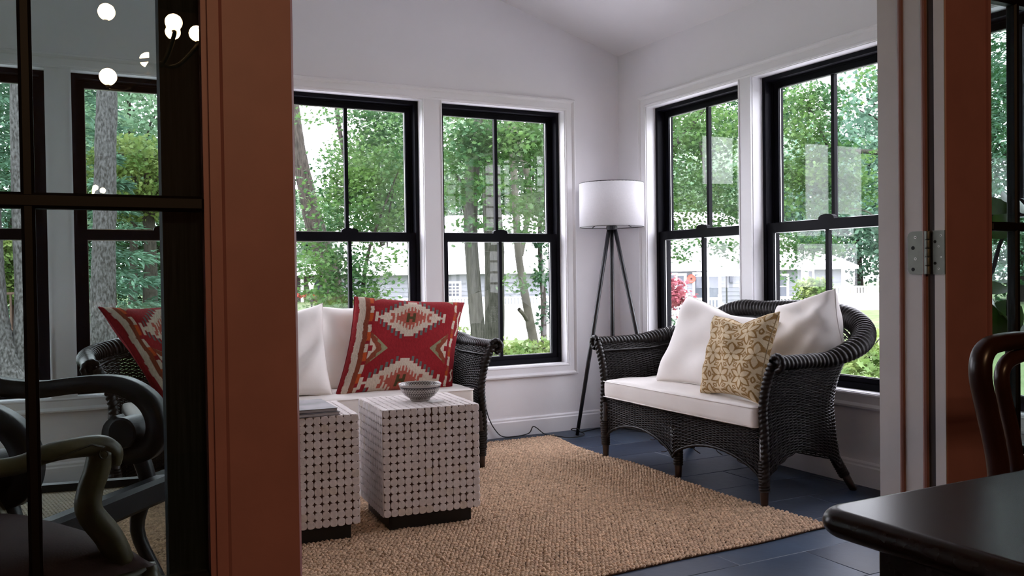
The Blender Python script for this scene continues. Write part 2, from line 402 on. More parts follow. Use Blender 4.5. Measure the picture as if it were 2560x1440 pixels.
for T, cs in ((TA, WX), (TB, WY), (TC, WY[:1])):
    for i in range(len(cs)-1):
        a, b = cs[i]-HW, cs[i+1]+HW        # mullion face with beaded edges
        mb = MB()
        mb.box(T(b+.001, -.014, ZB), T(a-.001, .01, ZT))
        for e0, e1 in ((b-.001, b+.006), (a-.006, a+.001)): mb.box(T(e0, -.018, ZB), T(e1, 0, ZT))
        sbuild(mb, 'trim_%d' % tn, m_trim); tn += 1
    for i, c in enumerate(cs):             # white liner of each opening
        mb = MB(); t = .012
        mb.box(T(c-HW, -.006, ZB), T(c-HW+.004, .075, ZT)); mb.box(T(c+HW-.004, -.006, ZB), T(c+HW, .075, ZT))
        mb.box(T(c-HW, -.006, ZT-.004), T(c+HW, .075, ZT)); mb.box(T(c-HW, -.006, ZB), T(c+HW, .075, ZB+.004))
        sbuild(mb, 'trim_%d' % tn, m_trim); tn += 1

# double-hung windows
def ring(mb, T, c, hw, z0, z1, wd, y0, y1, wt=None, wb=None):
    wt = wt or wd; wb = wb or wd
    mb.box(T(c-hw, y0, z0), T(c-hw+wd, y1, z1)); mb.box(T(c+hw-wd, y0, z0), T(c+hw, y1, z1))
    mb.box(T(c-hw+wd, y0, z1-wt), T(c+hw-wd, y1, z1)); mb.box(T(c-hw+wd, y0, z0), T(c+hw-wd, y1, z0+wb))
def window(n, c, T):
    m_p = m_pane_back if T is TA else m_pane
    r = struct_root('window_%d' % n)
    mb = MB(); ring(mb, T, c, .416, ZB+.004, ZT-.004, .022, .062, .155, .022, .030)
    ring(mb, T, c, .394, ZB+.03, ZT-.026, .008, .110, .116)
    mb.build('frame', m_black, r)
    mb = MB(); ring(mb, T, c, .394, 1.195, ZT-.026, .039, .116, .150, .036, .048); up = mb.build('upper_sash', m_black, r)
    MB().box(T(c-.356, .134, 1.24), T(c+.356, .138, 1.953)).build('pane', m_p, up)
    MB().box(T(c-.010, .124, 1.24), T(c+.010, .148, 1.953)).build('muntin', m_black, up)
    mb = MB(); ring(mb, T, c, .356, 1.2425, 1.9495, .0035, .127, .131); mb.build('spacer', m_steel, up)
    mb = MB(); ring(mb, T, c, .394, ZB+.032, 1.240, .039, .070, .106, .050, .028); lo = mb.build('lower_sash', m_black, r)
    MB().box(T(c-.356, .090, .48), T(c+.356, .094, 1.195)).build('pane', m_p, lo)
    MB().box(T(c-.010, .080, .48), T(c+.010, .104, 1.195)).build('muntin', m_black, lo)
    mb = MB(); ring(mb, T, c, .356, .4845, 1.1895, .0035, .083, .087); mb.build('spacer', m_steel, lo)
    mb = MB()                                # cam lock on the meeting rail
    prof = [(-.050, 0), (-.046, .013), (-.030, .022), (0, .025), (.030, .022), (.046, .013), (.050, 0)]
    p0 = [T(c+a, .074, 1.240+b) for a, b in prof]; p1 = [T(c+a, .100, 1.240+b) for a, b in prof]
    k = len(p0); mb.add(p0+p1, [tuple(range(k)), tuple(range(k, 2*k))[::-1]]+[(i, i+1, i+1+k, i+k) for i in range(k-1)])
    mb.build('sash_lock', m_black, r)
wn = 1
for c in WX: window(wn, c, TA); wn += 1
for c in WY: window(wn, c, TB); wn += 1
for c in WY[:1]: window(wn, c, TC); wn += 1

# partition to the dining room, with a doorway and two side openings
XJL, XJR = -2.9615, -1.465
mb = MB()
mb.box((XL, YF, 0), (-3.98, YB_, 2.06)); mb.box((-.42, YF, 0), (0, YB_, 2.06)); mb.box((XL-.17, YF, 2.06), (WT, YB_, 3.35))
mb.box((XJR+.012, YF, 0), (-1.335, YB_, 2.06))
sbuild(mb, 'wall_front', m_wall)
mb = MB(); mb.box((-3.148, YF-.006, 0), (XJL, YF+.034, 2.06)); mb.box((-3.120, YF+.034, 0), (XJL, YB_, 2.06)); sbuild(mb, 'trim_%d' % tn, m_darkwood); tn += 1
# right jamb: flat off-white board with two rounded beads on it
jb = struct_root('trim_%d' % tn); tn += 1
MB().box((XJR, YF, 0), (XJR+.012, YB_, 2.06)).build('jamb_board', m_jamb, jb)
MB().box((XJR+.004, -3.4195, .0), (XJR+.03, -3.3995, 2.05)).build('gap_shadow', m_gapshadow, jb)  # grey strip paints the shadow in the gap beside the leaf
for a, b in ((-3.338, -3.324), (-3.402, -3.388)):
    pts = [(XJR+.001, a), (XJR-.005, a+.002), (XJR-.007, (a+b)/2), (XJR-.005, b-.002), (XJR+.001, b)]
    MB().prism([(p[0], p[1], 0) for p in pts], (0, 0, 2.05), 2).build('bead', m_jambline, jb)  # bead colour carries the warm lamp glow on the moulding edges

# glazed door leaves, folded back flat against the partition
def leaf(n, xh, sgn, stile, lites, zm, mun_x):
    r = struct_root('door_%d' % n)
    y0, y1 = -3.45, -3.42; W = 0.752
    X = lambda d: xh + sgn*d
    for i, (a, b) in enumerate(((0, stile), (W-.11, W))):
        MB().bbox((X(a), y0, .012), (X(b), y1, 2.04), .004).build('stile', m_terra, r)
    MB().bbox((X(stile), y0, 1.92), (X(W-.11), y1, 2.04), .003).build('top_rail', m_terra, r)
    MB().bbox((X(stile), y0, .012), (X(W-.11), y1, .26), .003).build('bottom_rail', m_terra, r)
    # ogee moulding round the glass, a stack of stepped frames
    mb = MB(); w_ = .024
    def fr(d, e, ya, yb_):
        a0, a1, z0, z1 = stile+d, W-.11-d, .26+d, 1.92-d
        mb.box((X(a0), ya, z0), (X(a0+e), yb_, z1)); mb.box((X(a1-e), ya, z0), (X(a1), yb_, z1))
        mb.box((X(a0+e), ya, z0), (X(a1-e), yb_, z0+e)); mb.box((X(a0+e), ya, z1-e), (X(a1-e), yb_, z1))
    fr(0, .007, y0+.004, y1); fr(.007, .010, y0-.003, y1-.004); fr(.017, .008, y0+.005, y1-.004)
    mb.build('glazing_bead', m_terra, r)
    MB().box((X(stile+.015), -3.437, .27), (X(W-.125), -3.434, 1.91)).build('pane', m_doorglass, r)
    for x in mun_x:
        MB().bbox((X(x)-.0085, y0+.001, .285), (X(x)+.0085, y1-.002, 1.895), .004).build('muntin', m_muntin, r)
    for z in zm:
        MB().bbox((X(stile+.025), y0, z-.0108), (X(W-.135), y1-.002, z+.0108), .004).build('muntin', m_muntin, r)
    return r
d1 = leaf(1, XJL, -1, .1085, 2, (1.102, .552, 1.652), (.359,))
d2 = leaf(2, XJR, 1, .145, 3, (1.092, .542, 1.642), (.271, .40, .53))
MB().box((XJR-.0015, -3.4485, .012), (XJR+.001, -3.4215, 2.04)).build('hinge_edge', m_jamb, d2)
# butt hinge between jamb and right leaf
hg = thing('door_hinge', 'brushed nickel butt hinge between the pale jamb and the folded back door', 'hinge', (XJR, -3.41, 1.03))
def plate(y0, y1, z0, z1, rc, x):
    pts = []
    for cy_, cz_, a0 in ((y1-rc, z1-rc, 0), (y1-rc, z0+rc, -90)):
        for a in ((0, 30, 60, 90) if a0 == 0 else (0, -30, -60, -90)):
            aa = math.radians(90-a if a0 == 0 else a)
            pts.append((x, cy_+rc*math.cos(aa), cz_+rc*math.sin(aa)))
    pts += [(x, y0, z0), (x, y0, z1)]
    return pts
MB().prism(plate(-3.402, -3.352, -.051+1.03, .051+1.03, .013, XJR-.0065), (.0068, 0, 0), 0).build('jamb_leaf', m_hinge, hg, off=hg.location)
MB().prism([(XJR-.004, y_, z_) for y_, z_ in ((-3.4495, .979), (-3.418, .979), (-3.418, 1.081), (-3.4495, 1.081))], (.0026, 0, 0), 0).build('door_leaf_plate', m_hinge, hg, off=hg.location)
for k in range(5):
    z0 = .979+k*.0204
    MB().lathe([(0, 0), (.0058, 0), (.0062, .002), (.0062, .0178), (.0058, .0198), (0, .0198)], (XJR-.009, -3.409, z0), 12).build('knuckle', m_hinge, hg, True, off=hg.location)
def dot(x, y, z, r, m, nm): MB().add([(x, y+r*math.cos(a*math.pi/5), z+r*math.sin(a*math.pi/5)) for a in range(10)]+[(x+.002, y+r*math.cos(a*math.pi/5), z+r*math.sin(a*math.pi/5)) for a in range(10)],
      [tuple(range(10))]+[(i, (i+1) % 10, (i+1) % 10+10, i+10) for i in range(10)]).build(nm, m, hg, off=hg.location)
for z_, y_, k in ((1.067, -3.374, 1), (1.042, -3.367, 0), (1.016, -3.374, 1), (.991, -3.367, 0)):
    if k: dot(XJR-.0074, y_, z_, .0034, m_screw, 'screw'); dot(XJR-.0080, y_, z_, .0014, m_holeshadow, 'screw_slot_shadow')
    else: dot(XJR-.0072, y_, z_, .0046, m_holeshadow, 'screw_hole_shadow')  # flat dark discs paint the shade inside holes and slots
for z_, y_ in ((1.069, -3.440), (1.044, -3.434), (1.019, -3.440), (.992, -3.434)):
    dot(XJR-.0047, y_, z_, .0022, m_screw, 'screw'); dot(XJR-.0052, y_, z_, .0011, m_holeshadow, 'screw_slot_shadow')
for z_ in (1.055, 1.005): dot(XJR-.0047, -3.4245, z_, .0036, m_holeshadow, 'screw_hole_shadow')

# dining room shell round the viewer
sbuild(MB().box((XL-.6, -7.4, -.1), (.6, YF, 0)), 'floor_dining', m_dfloor)
sbuild(MB().box((XL-.6, -7.4, 2.5), (.6, YF, 2.62)), 'ceiling_dining', m_dwall)
sbuild(MB().box((XL-.6, -7.52, 0), (.6, -7.4, 2.5)), 'wall_rear', m_dwall)
sbuild(MB().box((XL-.72, -7.4, -.1), (XL-.6, YF, 2.62)), 'wall_dining_left', m_dwall)
sbuild(MB().box((.6, -7.4, -.1), (.72, YF, 2.62)), 'wall_dining_right', m_dwall)
sbuild(MB().box((XL-.72, YF, -.1), (XL, YF+.1, 2.62)).box((0, YF, -.1), (.72, YF+.1, 2.62)), 'wall_dining_front', m_dwall)

# ================================================================== FURNITURE
# ---- jute rug: dark backing plus rows of plump loops
RX0, RX1, RY0, RY1 = -3.95, -0.665, -2.37, -0.145
def warp(x, y):                                   # the rug's edge is not quite straight
    x = np.asarray(x); y = np.asarray(y)
    wx = sstep(-1.4, RX1, x)
    return x + wx*(0.05*np.exp(-((y+.13)/.35)**2) + 0.018*np.sin(y*5.1+1)), y + 0.012*np.sin(x*3.3) - .03*sstep(-1.2, -2.3, y)*sstep(RX1, -2.2, x) + .035*sstep(-1.9, -2.37, y)*sstep(-1.1, RX1, x)
rug = thing('jute_rug', 'chunky woven natural jute rug on the blue slate floor', 'rug', (-2.3, -1.3, 0))
gx, gy = np.meshgrid(np.linspace(RX0, RX1, 60), np.linspace(RY0, RY1, 40), indexing='ij')
wx_, wy_ = warp(gx, gy); n0, n1 = gx.shape
V = np.concatenate([np.stack([wx_, wy_, np.full_like(gx, .006)], -1).reshape(-1, 3), np.stack([wx_, wy_, np.full_like(gx, .0005)], -1).reshape(-1, 3)])
idx = np.arange(n0*n1).reshape(n0, n1)
F = np.stack([idx[:-1, :-1], idx[1:, :-1], idx[1:, 1:], idx[:-1, 1:]], -1).reshape(-1, 4)
rim = np.concatenate([idx[:, 0], idx[-1, 1:], idx[::-1, -1][1:], idx[0, ::-1][1:-1]]); r2 = np.roll(rim, -1)
F = np.concatenate([F, F[:, ::-1]+n0*n1, np.stack([rim, rim+n0*n1, r2+n0*n1, r2], -1)])
ob_np('backing', V, F, m_jutebase, rug, off=rug.location)
cx, cy_ = np.meshgrid(np.arange(RX0+.010, RX1, .0170), np.arange(RY0+.007, RY1, .0134), indexing='ij')
jx = np.arange(cy_.shape[1]) % 2
cx = cx + jx[None, :]*.0085 + rng.normal(0, .0018, cx.shape); cy_ = cy_ + rng.normal(0, .0011, cx.shape)
sgn_ = np.where((np.arange(cx.shape[1]) % 2) == 0, 1, -1)[None, :]*np.ones_like(cx)
px_, py_ = warp(cx.ravel(), cy_.ravel()); K = len(px_)
ang = sgn_.ravel()*.42 + rng.normal(0, .16, K); la = rng.uniform(.0084, .0108, K); lb = rng.uniform(.0052, .0068, K); hh = rng.uniform(.0085, .0135, K)
hh *= 1 + .25*np.sin(px_*2.1+py_*3.7)*np.sin(py_*9)*.5
tv = np.array([[math.cos(a)*r, math.sin(a)*r, z] for r, z in ((1, 0), (.86, .62)) for a in np.arange(6)*math.pi/3] + [[0, 0, 1]])
tf = np.array([[i, (i+1) % 6, (i+1) % 6+6] for i in range(6)]+[[i, (i+1) % 6+6, i+6] for i in range(6)]+[[6+i, 6+(i+1) % 6, 12] for i in range(6)])
ca, sa = np.cos(ang)[:, None], np.sin(ang)[:, None]
lx, ly = tv[None, :, 0]*la[:, None], tv[None, :, 1]*lb[:, None]
V = np.stack([px_[:, None]+lx*ca-ly*sa, py_[:, None]+lx*sa+ly*ca, .004+tv[None, :, 2]*hh[:, None]], -1).reshape(-1, 3)
F = (tf[None]+(np.arange(K)*13)[:, None, None]).reshape(-1, 3)
wv = ob_np('loops', V, F, m_jute, rug, True, off=rug.location); wv['kind'] = 'stuff'
RUGZ = 0.014

# ---- wicker settees
def ribbons(P, N, w, h):
    """P: rows x n x 3 strand centres, N: surface normals -> square-section strands"""
    T = np.gradient(P, axis=1); T /= np.linalg.norm(T, axis=2, keepdims=True)+1e-9
    B = np.cross(N, T); B /= np.linalg.norm(B, axis=2, keepdims=True)+1e-9
    R_, n = P.shape[:2]
    V = np.stack([P+N*h, P+B*w, P-N*h, P-B*w], 2)          # rows,n,4,3
    idx = np.arange(R_*n*4).reshape(R_, n, 4)
    F = np.stack([idx[:, :-1], np.roll(idx[:, :-1], -1, 2), np.roll(idx[:, 1:], -1, 2), idx[:, 1:]], -1).reshape(-1, 4)
    return V.reshape(-1, 3), F
def merge(parts):
    V = []; F = []; b = 0
    for v, f in parts: V.append(v); F.append(f+b); b += len(v)
    return np.concatenate(V), np.concatenate(F)
def rope(mbv, pts, r, n=14, a=.17, pitch=.10, strands=3, seg=.012):
    P = np.asarray(pts, float); d = np.r_[0, np.cumsum(np.linalg.norm(np.diff(P, axis=0), axis=1))]
    k = max(8, int(d[-1]/seg)); s = np.linspace(0, d[-1], k)
    P = np.stack([np.interp(s, d, P[:, i]) for i in range(3)], 1)
    rr = np.interp(s, d, r) if not np.isscalar(r) else np.full(k, r)
    T = np.gradient(P, axis=0); T /= np.linalg.norm(T, axis=1)[:, None]+1e-12
    up = np.array([0, 0, 1.]) if abs(T[0][2]) < .9 else np.array([0, 1., 0]); Nn = np.cross(up, T[0]); Nn /= np.linalg.norm(Nn)
    V = np.zeros((k, n, 3))
    for i in range(k):
        Nn = Nn-T[i]*(Nn@T[i]); Nn /= np.linalg.norm(Nn); B = np.cross(T[i], Nn)
        th = 2*np.pi*np.arange(n)/n
        ph = strands*(th - 2*np.pi*s[i]/(pitch*strands))
        rad = rr[i]*(1-a+2*a*np.abs(np.cos(ph/2)))
        V[i] = P[i]+rad[:, None]*(np.cos(th)[:, None]*Nn+np.sin(th)[:, None]*B)
    idx = np.arange(k*n).reshape(k, n)
    F = np.stack([idx[:-1], np.roll(idx[:-1], -1, 1), np.roll(idx[1:], -1, 1), idx[1:]], -1).reshape(-1, 4)
    caps = []
    mbv.append((V.reshape(-1, 3), F))
def settee(name, label, loc, rot, W, D, fine=1.0, hA=.615, hB=.80, legs_mid=True, asym=False):
    t = thing(name, label, 'sofa', loc, rot)
    rc = .165; xa = W/2
    path = [(-xa, 0.0), (-xa, D-rc)] + [(-xa+rc-rc*math.cos(a), D-rc+rc*math.sin(a)) for a in np.linspace(0, math.pi/2, 13)[1:]]
    path += [(-x, y) for x, y in path[::-1]]
    path = np.array(path); d = np.r_[0, np.cumsum(np.linalg.norm(np.diff(path, axis=0), axis=1))]; Ls = d[-1]
    def plan(s): return np.stack([np.interp(s, d, path[:, 0]), np.interp(s, d, path[:, 1])], -1)
    def nrm(s):
        q = plan(np.clip(s+.02, 0, Ls))-plan(np.clip(s-.02, 0, Ls)); q /= np.linalg.norm(q, axis=-1, keepdims=True); return np.stack([-q[..., 1], q[..., 0]], -1)
    def sm(s): return np.minimum(s, Ls-s)
    def top(s):
        a = hA + (hB-hA)*sstep(.30, .92, sm(s))
        return np.where(s > Ls/2, hA + (hB-hA)*sstep(.26, .66, sm(s)), a) if asym else a
    def zb(s): m = sm(s); a = np.clip(m/(D-.06), 0, 1); return .105 + .12*np.sin(np.pi*a)**.8*(m < D-.06) + .02*(m >= D-.06)
    def flare(s, z):
        h = top(s); q = np.clip((z-.36)/(h-.36), 0, 1); f = .012*np.sin(np.clip(z/.4, 0, 1)*np.pi) + .066*q**2.4 + .022*sstep(.3, .5, sm(s))*sstep(D+.75, D+.25, sm(s)+.4)*q**1.5 - .022*sstep(D+.05, D+.30, sm(s))*q**2
        if asym: f = f+.030*(s > Ls/2)*sstep(.22, .45, sm(s))*sstep(.95, .65, sm(s))*q**1.5*np.clip(1.6-1.6*sstep(D-.02, D+.2, sm(s)), 0, 1)
        g = np.clip((.30-z)/.3, 0, 1)**1.6*.055*sstep(.25, .5, sm(s))*sstep(.62, .42, sm(s)-.12)
        return f+g
    def surf(s, z): p = plan(s); n = nrm(s); o = flare(s, z); return np.stack([p[..., 0]+n[..., 0]*o, p[..., 1]+n[..., 1]*o, z], -1), np.stack([n[..., 0], n[..., 1], np.zeros_like(z)], -1)
    pit = .0095*fine; sp = .0235*fine
    ns = int(Ls/sp); s = np.linspace(0.004, Ls-.004, ns); nr = int(.68/pit)
    q = np.linspace(0, 1, nr)[:, None]
    Z = zb(s)[None]*(1-q)+top(s)[None]*q; S_ = np.repeat(s[None], nr, 0)
    P, N = surf(S_, Z); sg = np.where((np.arange(nr)[:, None]+np.arange(ns)[None]) % 2 == 0, 1, -1)[..., None]
    parts = [ribbons(P+N*sg*.0036, N, .0040*fine, .0024)]
    # stakes
    Zs = (zb(s)[:, None]*(1-np.linspace(0, 1, 22)[None])+top(s)[:, None]*np.linspace(0, 1, 22)[None]); Ss = np.repeat(s[:, None], 22, 1)
    P, N = surf(Ss, Zs); parts.append(ribbons(P, N, .0032, .0026))
    V, F = merge(parts); wv = ob_np('woven_shell', V, F, m_wick, t); wv['kind'] = 'stuff'
    # front skirt with two arches
    xi = xa-.012; nx = int(2*xi/sp); x = np.linspace(-xi, xi, nx); nr2 = int(.24/pit)
    def arch(x):
        if legs_mid: a = np.abs(np.sin(np.pi*(x+xi)/xi)); 
        else: a = np.abs(np.sin(np.pi*(x+xi)/(2*xi)))
        return .115+.095*a**.62
    zt = .335; q = np.linspace(0, 1, nr2)[:, None]; Zf = arch(x)[None]*(1-q)+zt*q
    yy = -.012*np.cos(x/xi*np.pi/2)
    P = np.stack([np.repeat(x[None], nr2, 0), np.repeat(yy[None], nr2, 0)+0*Zf, Zf], -1); N = np.zeros_like(P); N[..., 1] = -1
    sg = np.where((np.arange(nr2)[:, None]+np.arange(nx)[None]) % 2 == 0, 1, -1)[..., None]
    parts = [ribbons(P+N*sg*.0036, N, .0040*fine, .0024)]
    q = np.linspace(0, 1, 6); Zs = arch(x)[:, None]*(1-q)[None]+zt*q[None]
    P = np.stack([np.repeat(x[:, None], 6, 1), np.repeat(yy[:, None], 6, 1), Zs], -1); N = np.zeros_like(P); N[..., 1] = -1
    parts.append(ribbons(P, N, .0032, .0026))
    V, F = merge(parts); fs = ob_np('front_skirt', V, F, m_wick, t); fs['kind'] = 'stuff'
    pts = np.stack([x, yy-.003, arch(x)-.004], -1); parts = []; rope(parts, pts, .0065, 6, .2, .04)
    # loose cane ends along the arch
    V, F = merge(parts); ob_np('skirt_edging', V, F, m_wick, t, True)
    for k in range(9):
        xx = random.uniform(-xi*.9, xi*.9); z0 = float(arch(np.array(xx)))-.004; sd_ = random.choice((-1, 1))
        MB().tube(spline([(xx, -.012, z0), (xx+sd_*.02, -.02, z0-.012), (xx+sd_*random.uniform(.035, .06), -.016, z0-random.uniform(.012, .03))], 6), .0022, 4).build('loose_cane_end', m_wick, t)
    # rolled rim all along the top
    sr = np.linspace(0, Ls, 160); h = top(sr); p, n = surf(sr, h)
    big = .029+(.020 if asym else .013)*sstep(.20, .5, sm(sr))*sstep(1.1, .7, sm(sr))+.008*sstep(.7, 1.1, sm(sr))
    pr = p + n*(.026)[..., None] if False else p + n*.020
    pr[:, 2] += -.002
    parts = []; rope(parts, pr, big, 18, .085, .022, 2, .0045)
    # plait under the rim
    zz = top(sr)-.045; p2, n2 = surf(sr, zz); rope(parts, p2-n2*.006, .007, 6, .25, .03)
    V, F = merge(parts); ob_np('rolled_rim', V, F, m_wick, t, True)
    # plaited front edge of each arm, from foot to scroll
    for s0, sx in ((0.0, -1), (Ls, 1)):
        zz = np.linspace(.10, float(top(np.array(s0))), 30); p, n = surf(np.full(30, s0), zz)
        pts = p + np.array([0, -.004, 0]); e = pr[0 if sx < 0 else -1]
        parts = []; rope(parts, pts, np.linspace(.0165, .0195, 30), 12, .16, .021, 2, .0045)
        ring_ = [e+np.array([sx*.030*math.cos(a), -.006, .030*math.sin(a)]) for a in np.linspace(2.6, -1.6, 14)]
        rope(parts, ring_, .012, 8, .16, .018, 2, .0045)
        V, F = merge(parts); ob_np('arm_front_plait', V, F, m_wick, t, True)
        MB().lathe([(0, -.012), (.024, -.010), (.026, 0), (.024, .006), (0, .008)]).xf(Matrix.Translation(Vector(e)) @ Matrix.Rotation(math.pi/2, 4, 'X')).build('scroll_end', m_wick, t, True)
    # legs
    LP = [(-xa, .0, 0, 0), (xa, .0, 0, 0), (-xa+.06, D-.06, -.03, .12), (xa-.06, D-.06, .03, .12)]
    if legs_mid: LP += [(0, .018, 0, 0), (0, D-.01, 0, .05)]
    for (x_, y_, dx, dy) in LP:
        MB().tube([(x_+dx, y_+dy, RUGZ-.004 if y_ < .1 else 0), (x_+dx*.7, y_+dy*.7, .06), (x_+dx*.3, y_+dy*.3, .14), (x_, y_, .30)], [.0155, .018, .019, .019], 10).build('leg', m_wickleg, t, True)
        parts = []; rope(parts, [(x_+dx*.62, y_+dy*.62, .07), (x_, y_, .20)], .0235, 10, .08, .012, 1, .003); V, F = merge(parts); ob_np('leg_wrap', V, F, m_wick, t, True)
    MB().bbox((-xa+.03, .015, .300), (xa-.03, D-.13, .328), .008).build('seat_deck', m_deck, t)
    return t
lov = settee('wicker_loveseat', 'dark wicker loveseat with arched skirt under the right windows', (-.668, -1.415, 0), -math.pi/2, 1.19, .50, asym=True)
sofa = settee('wicker_sofa', 'long dark wicker sofa with rolled arms below the back windows', (-2.215, -.735, 0), 0.0, 1.70, .53, 1.0, .625, .74)

# ---- soft things
def npgrid(nu, nv): return np.meshgrid(np.linspace(0, 1, nu), np.linspace(0, 1, nv), indexing='ij')
def cushion(name, label, C4, th, m, n=48, cols=None, group=None, parent_seam=None, pinch=.05, wr=.013, seed=1, cat='cushion', ears=.0, sag=0.0, power=.42):
    """C4: TL, TR, BR, BL corners as seen from the front"""
    TL, TR, BR, BL = [np.array(p, float) for p in C4]
    nv = n; U, Vv = npgrid(n+1, nv+1)
    def base(U, Vv):
        a, b = 2*U-1, 2*Vv-1
        Ue = .5+.5*a*(1-pinch*(1-b**2)*np.abs(a)**3 - 0); Ve = .5+.5*b*(1-pinch*(1-a**2)*np.abs(b)**3)
        # edges bow in between the corners
        Ue = .5+(Ue-.5)*(1-pinch*(1-b**2)); Ve = .5+(Ve-.5)*(1-pinch*(1-a**2))
        P = (TL*(1-Ue)[..., None]*(1-Ve)[..., None]+TR*Ue[..., None]*(1-Ve)[..., None]+BR*(Ue*Ve)[..., None]+BL*((1-Ue)*Ve)[..., None])
        return P
    P = base(U, Vv); c = (TL+TR+BR+BL)/4
    nrm = np.cross(TR-BL, TL-BR); nrm /= np.linalg.norm(nrm)
    if nrm @ (CAM-c) < 0: nrm = -nrm
    a, b = 2*U-1, 2*Vv-1
    hgt = th*((1-a**4)*(1-b**4)).clip(0)**power
    r_ = np.random.default_rng(seed); wrk = 0
    for k in range(7):
        an, fq, ph = r_.uniform(0, np.pi), r_.uniform(2, 5), r_.uniform(0, 6)
        wrk = wrk+np.sin(fq*(np.cos(an)*a+np.sin(an)*b)*2+ph+1.5*np.sin(2*a*b+k))
    hgt = hgt*(1+wr/th*wrk*.35) + 0
    sagv = np.zeros_like(a)
    if sag: sagv = -sag*(1-Vv)**2*np.exp(-((U-.55)/.18)**2)
    up = (TL+TR-BL-BR); up /= np.linalg.norm(up)
    P = P+up*sagv[..., None]
    Vf = P+nrm*hgt[..., None]; Vb = P-nrm*(hgt*.85)[..., None]
    N1 = (n+1)*(nv+1); idx = np.arange(N1).reshape(n+1, nv+1)
    q = np.stack([idx[:-1, :-1], idx[1:, :-1], idx[1:, 1:], idx[:-1, 1:]], -1).reshape(-1, 4)
    back = idx.copy()+N1; back[0] = idx[0]; back[-1] = idx[-1]; back[:, 0] = idx[:, 0]; back[:, -1] = idx[:, -1]
    qb = np.stack([back[:-1, :-1], back[:-1, 1:], back[1:, 1:], back[1:, :-1]], -1).reshape(-1, 4)
    VV = np.concatenate([Vf.reshape(-1, 3), Vb.reshape(-1, 3)])
    cc = None
    if cols is not None: k = cols(U.ravel(), Vv.ravel()); cc = np.concatenate([k, k])
    loc = c.copy(); loc[2] = VV[:, 2].min()
    o = ob_np(name, VV, np.concatenate([q, qb]), m, None, True, cc, off=loc); o.location = loc
    tag(o, label, cat, group)
    e = np.concatenate([P[:, 0], P[-1, 1:], P[::-1, -1][1:], P[0, ::-1][1:]])
    MB().tube(e, .0030, 5, False).build('seam', m_weltw if cols is None else m, o, True, off=loc)
    if cols is not None:
        s = o.children[0].data; a_ = s.color_attributes.new('pattern', 'FLOAT_COLOR', 'POINT'); a_.data.foreach_set('color', np.tile(np.array([*SEAM, 1], np.float32), len(s.vertices)))
    return o
SEAM = (.3, .02, .03)
def seat_cushion(name, label, root, x0, x1, y0, y1, z0, z1, seed, parent):
    n = 40; me_v = []
    bm_ = []
    import bmesh
    bm = bmesh.new(); bmesh.ops.create_cube(bm, size=1)
    for v in bm.verts: v.co = ((x0+x1)/2+v.co.x*(x1-x0), (y0+y1)/2+v.co.y*(y1-y0), (z0+z1)/2+v.co.z*(z1-z0))
    bmesh.ops.bevel(bm, geom=list(bm.edges), offset=.026, segments=4, profile=.6, affect='EDGES')
    bmesh.ops.subdivide_edges(bm, edges=[e for e in bm.edges if e.calc_length() > .2], cuts=26, use_grid_fill=True)
    r_ = np.random.default_rng(seed)
    for v in bm.verts:
        a = (v.co.x-x0)/(x1-x0)*2-1; b = (v.co.y-y0)/(y1-y0)*2-1
        if v.co.z > (z0+z1)/2: v.co.z += .012*(1-a*a)*(1-b*b) + .0025*math.sin(a*9+seed)*math.sin(b*5) 
        if v.co.y < y0+.03: v.co.y += -.008*(1-a*a)+.002*math.sin(a*17)
    me = bpy.data.meshes.new(name); bm.to_mesh(me); bm.free(); me.materials.append(m_white)
    me.polygons.foreach_set('use_smooth', np.ones(len(me.polygons), bool))
    o = link(bpy.data.objects.new(name, me)); o.matrix_world = Matrix.Translation(root.location) @ Matrix.Rotation(root.rotation_euler.z, 4, 'Z')
    tag(o, label, 'cushion')
    mb = MB()
    for z in (z0+.008, z1-.008):
        mb.tube([(x0+.01, y0-.001, z), (x0*.5+x1*.5, y0-.009, z), (x1-.01, y0-.001, z), (x1+.001, y0+.01, z), (x1+.001, y1-.01, z)], .0028, 5)
    mb.build('piping', m_weltw, o, True)
    return o
seat_cushion('seat_cushion', 'long white seat cushion lying on the dark wicker loveseat', lov, -.565, .575, -.035, .37, .329, .425, 1, None)
seat_cushion('seat_cushion', 'long white seat cushion lying on the wicker sofa under the back windows', sofa, -.80, .80, -.03, .40, .329, .422, 2, None)

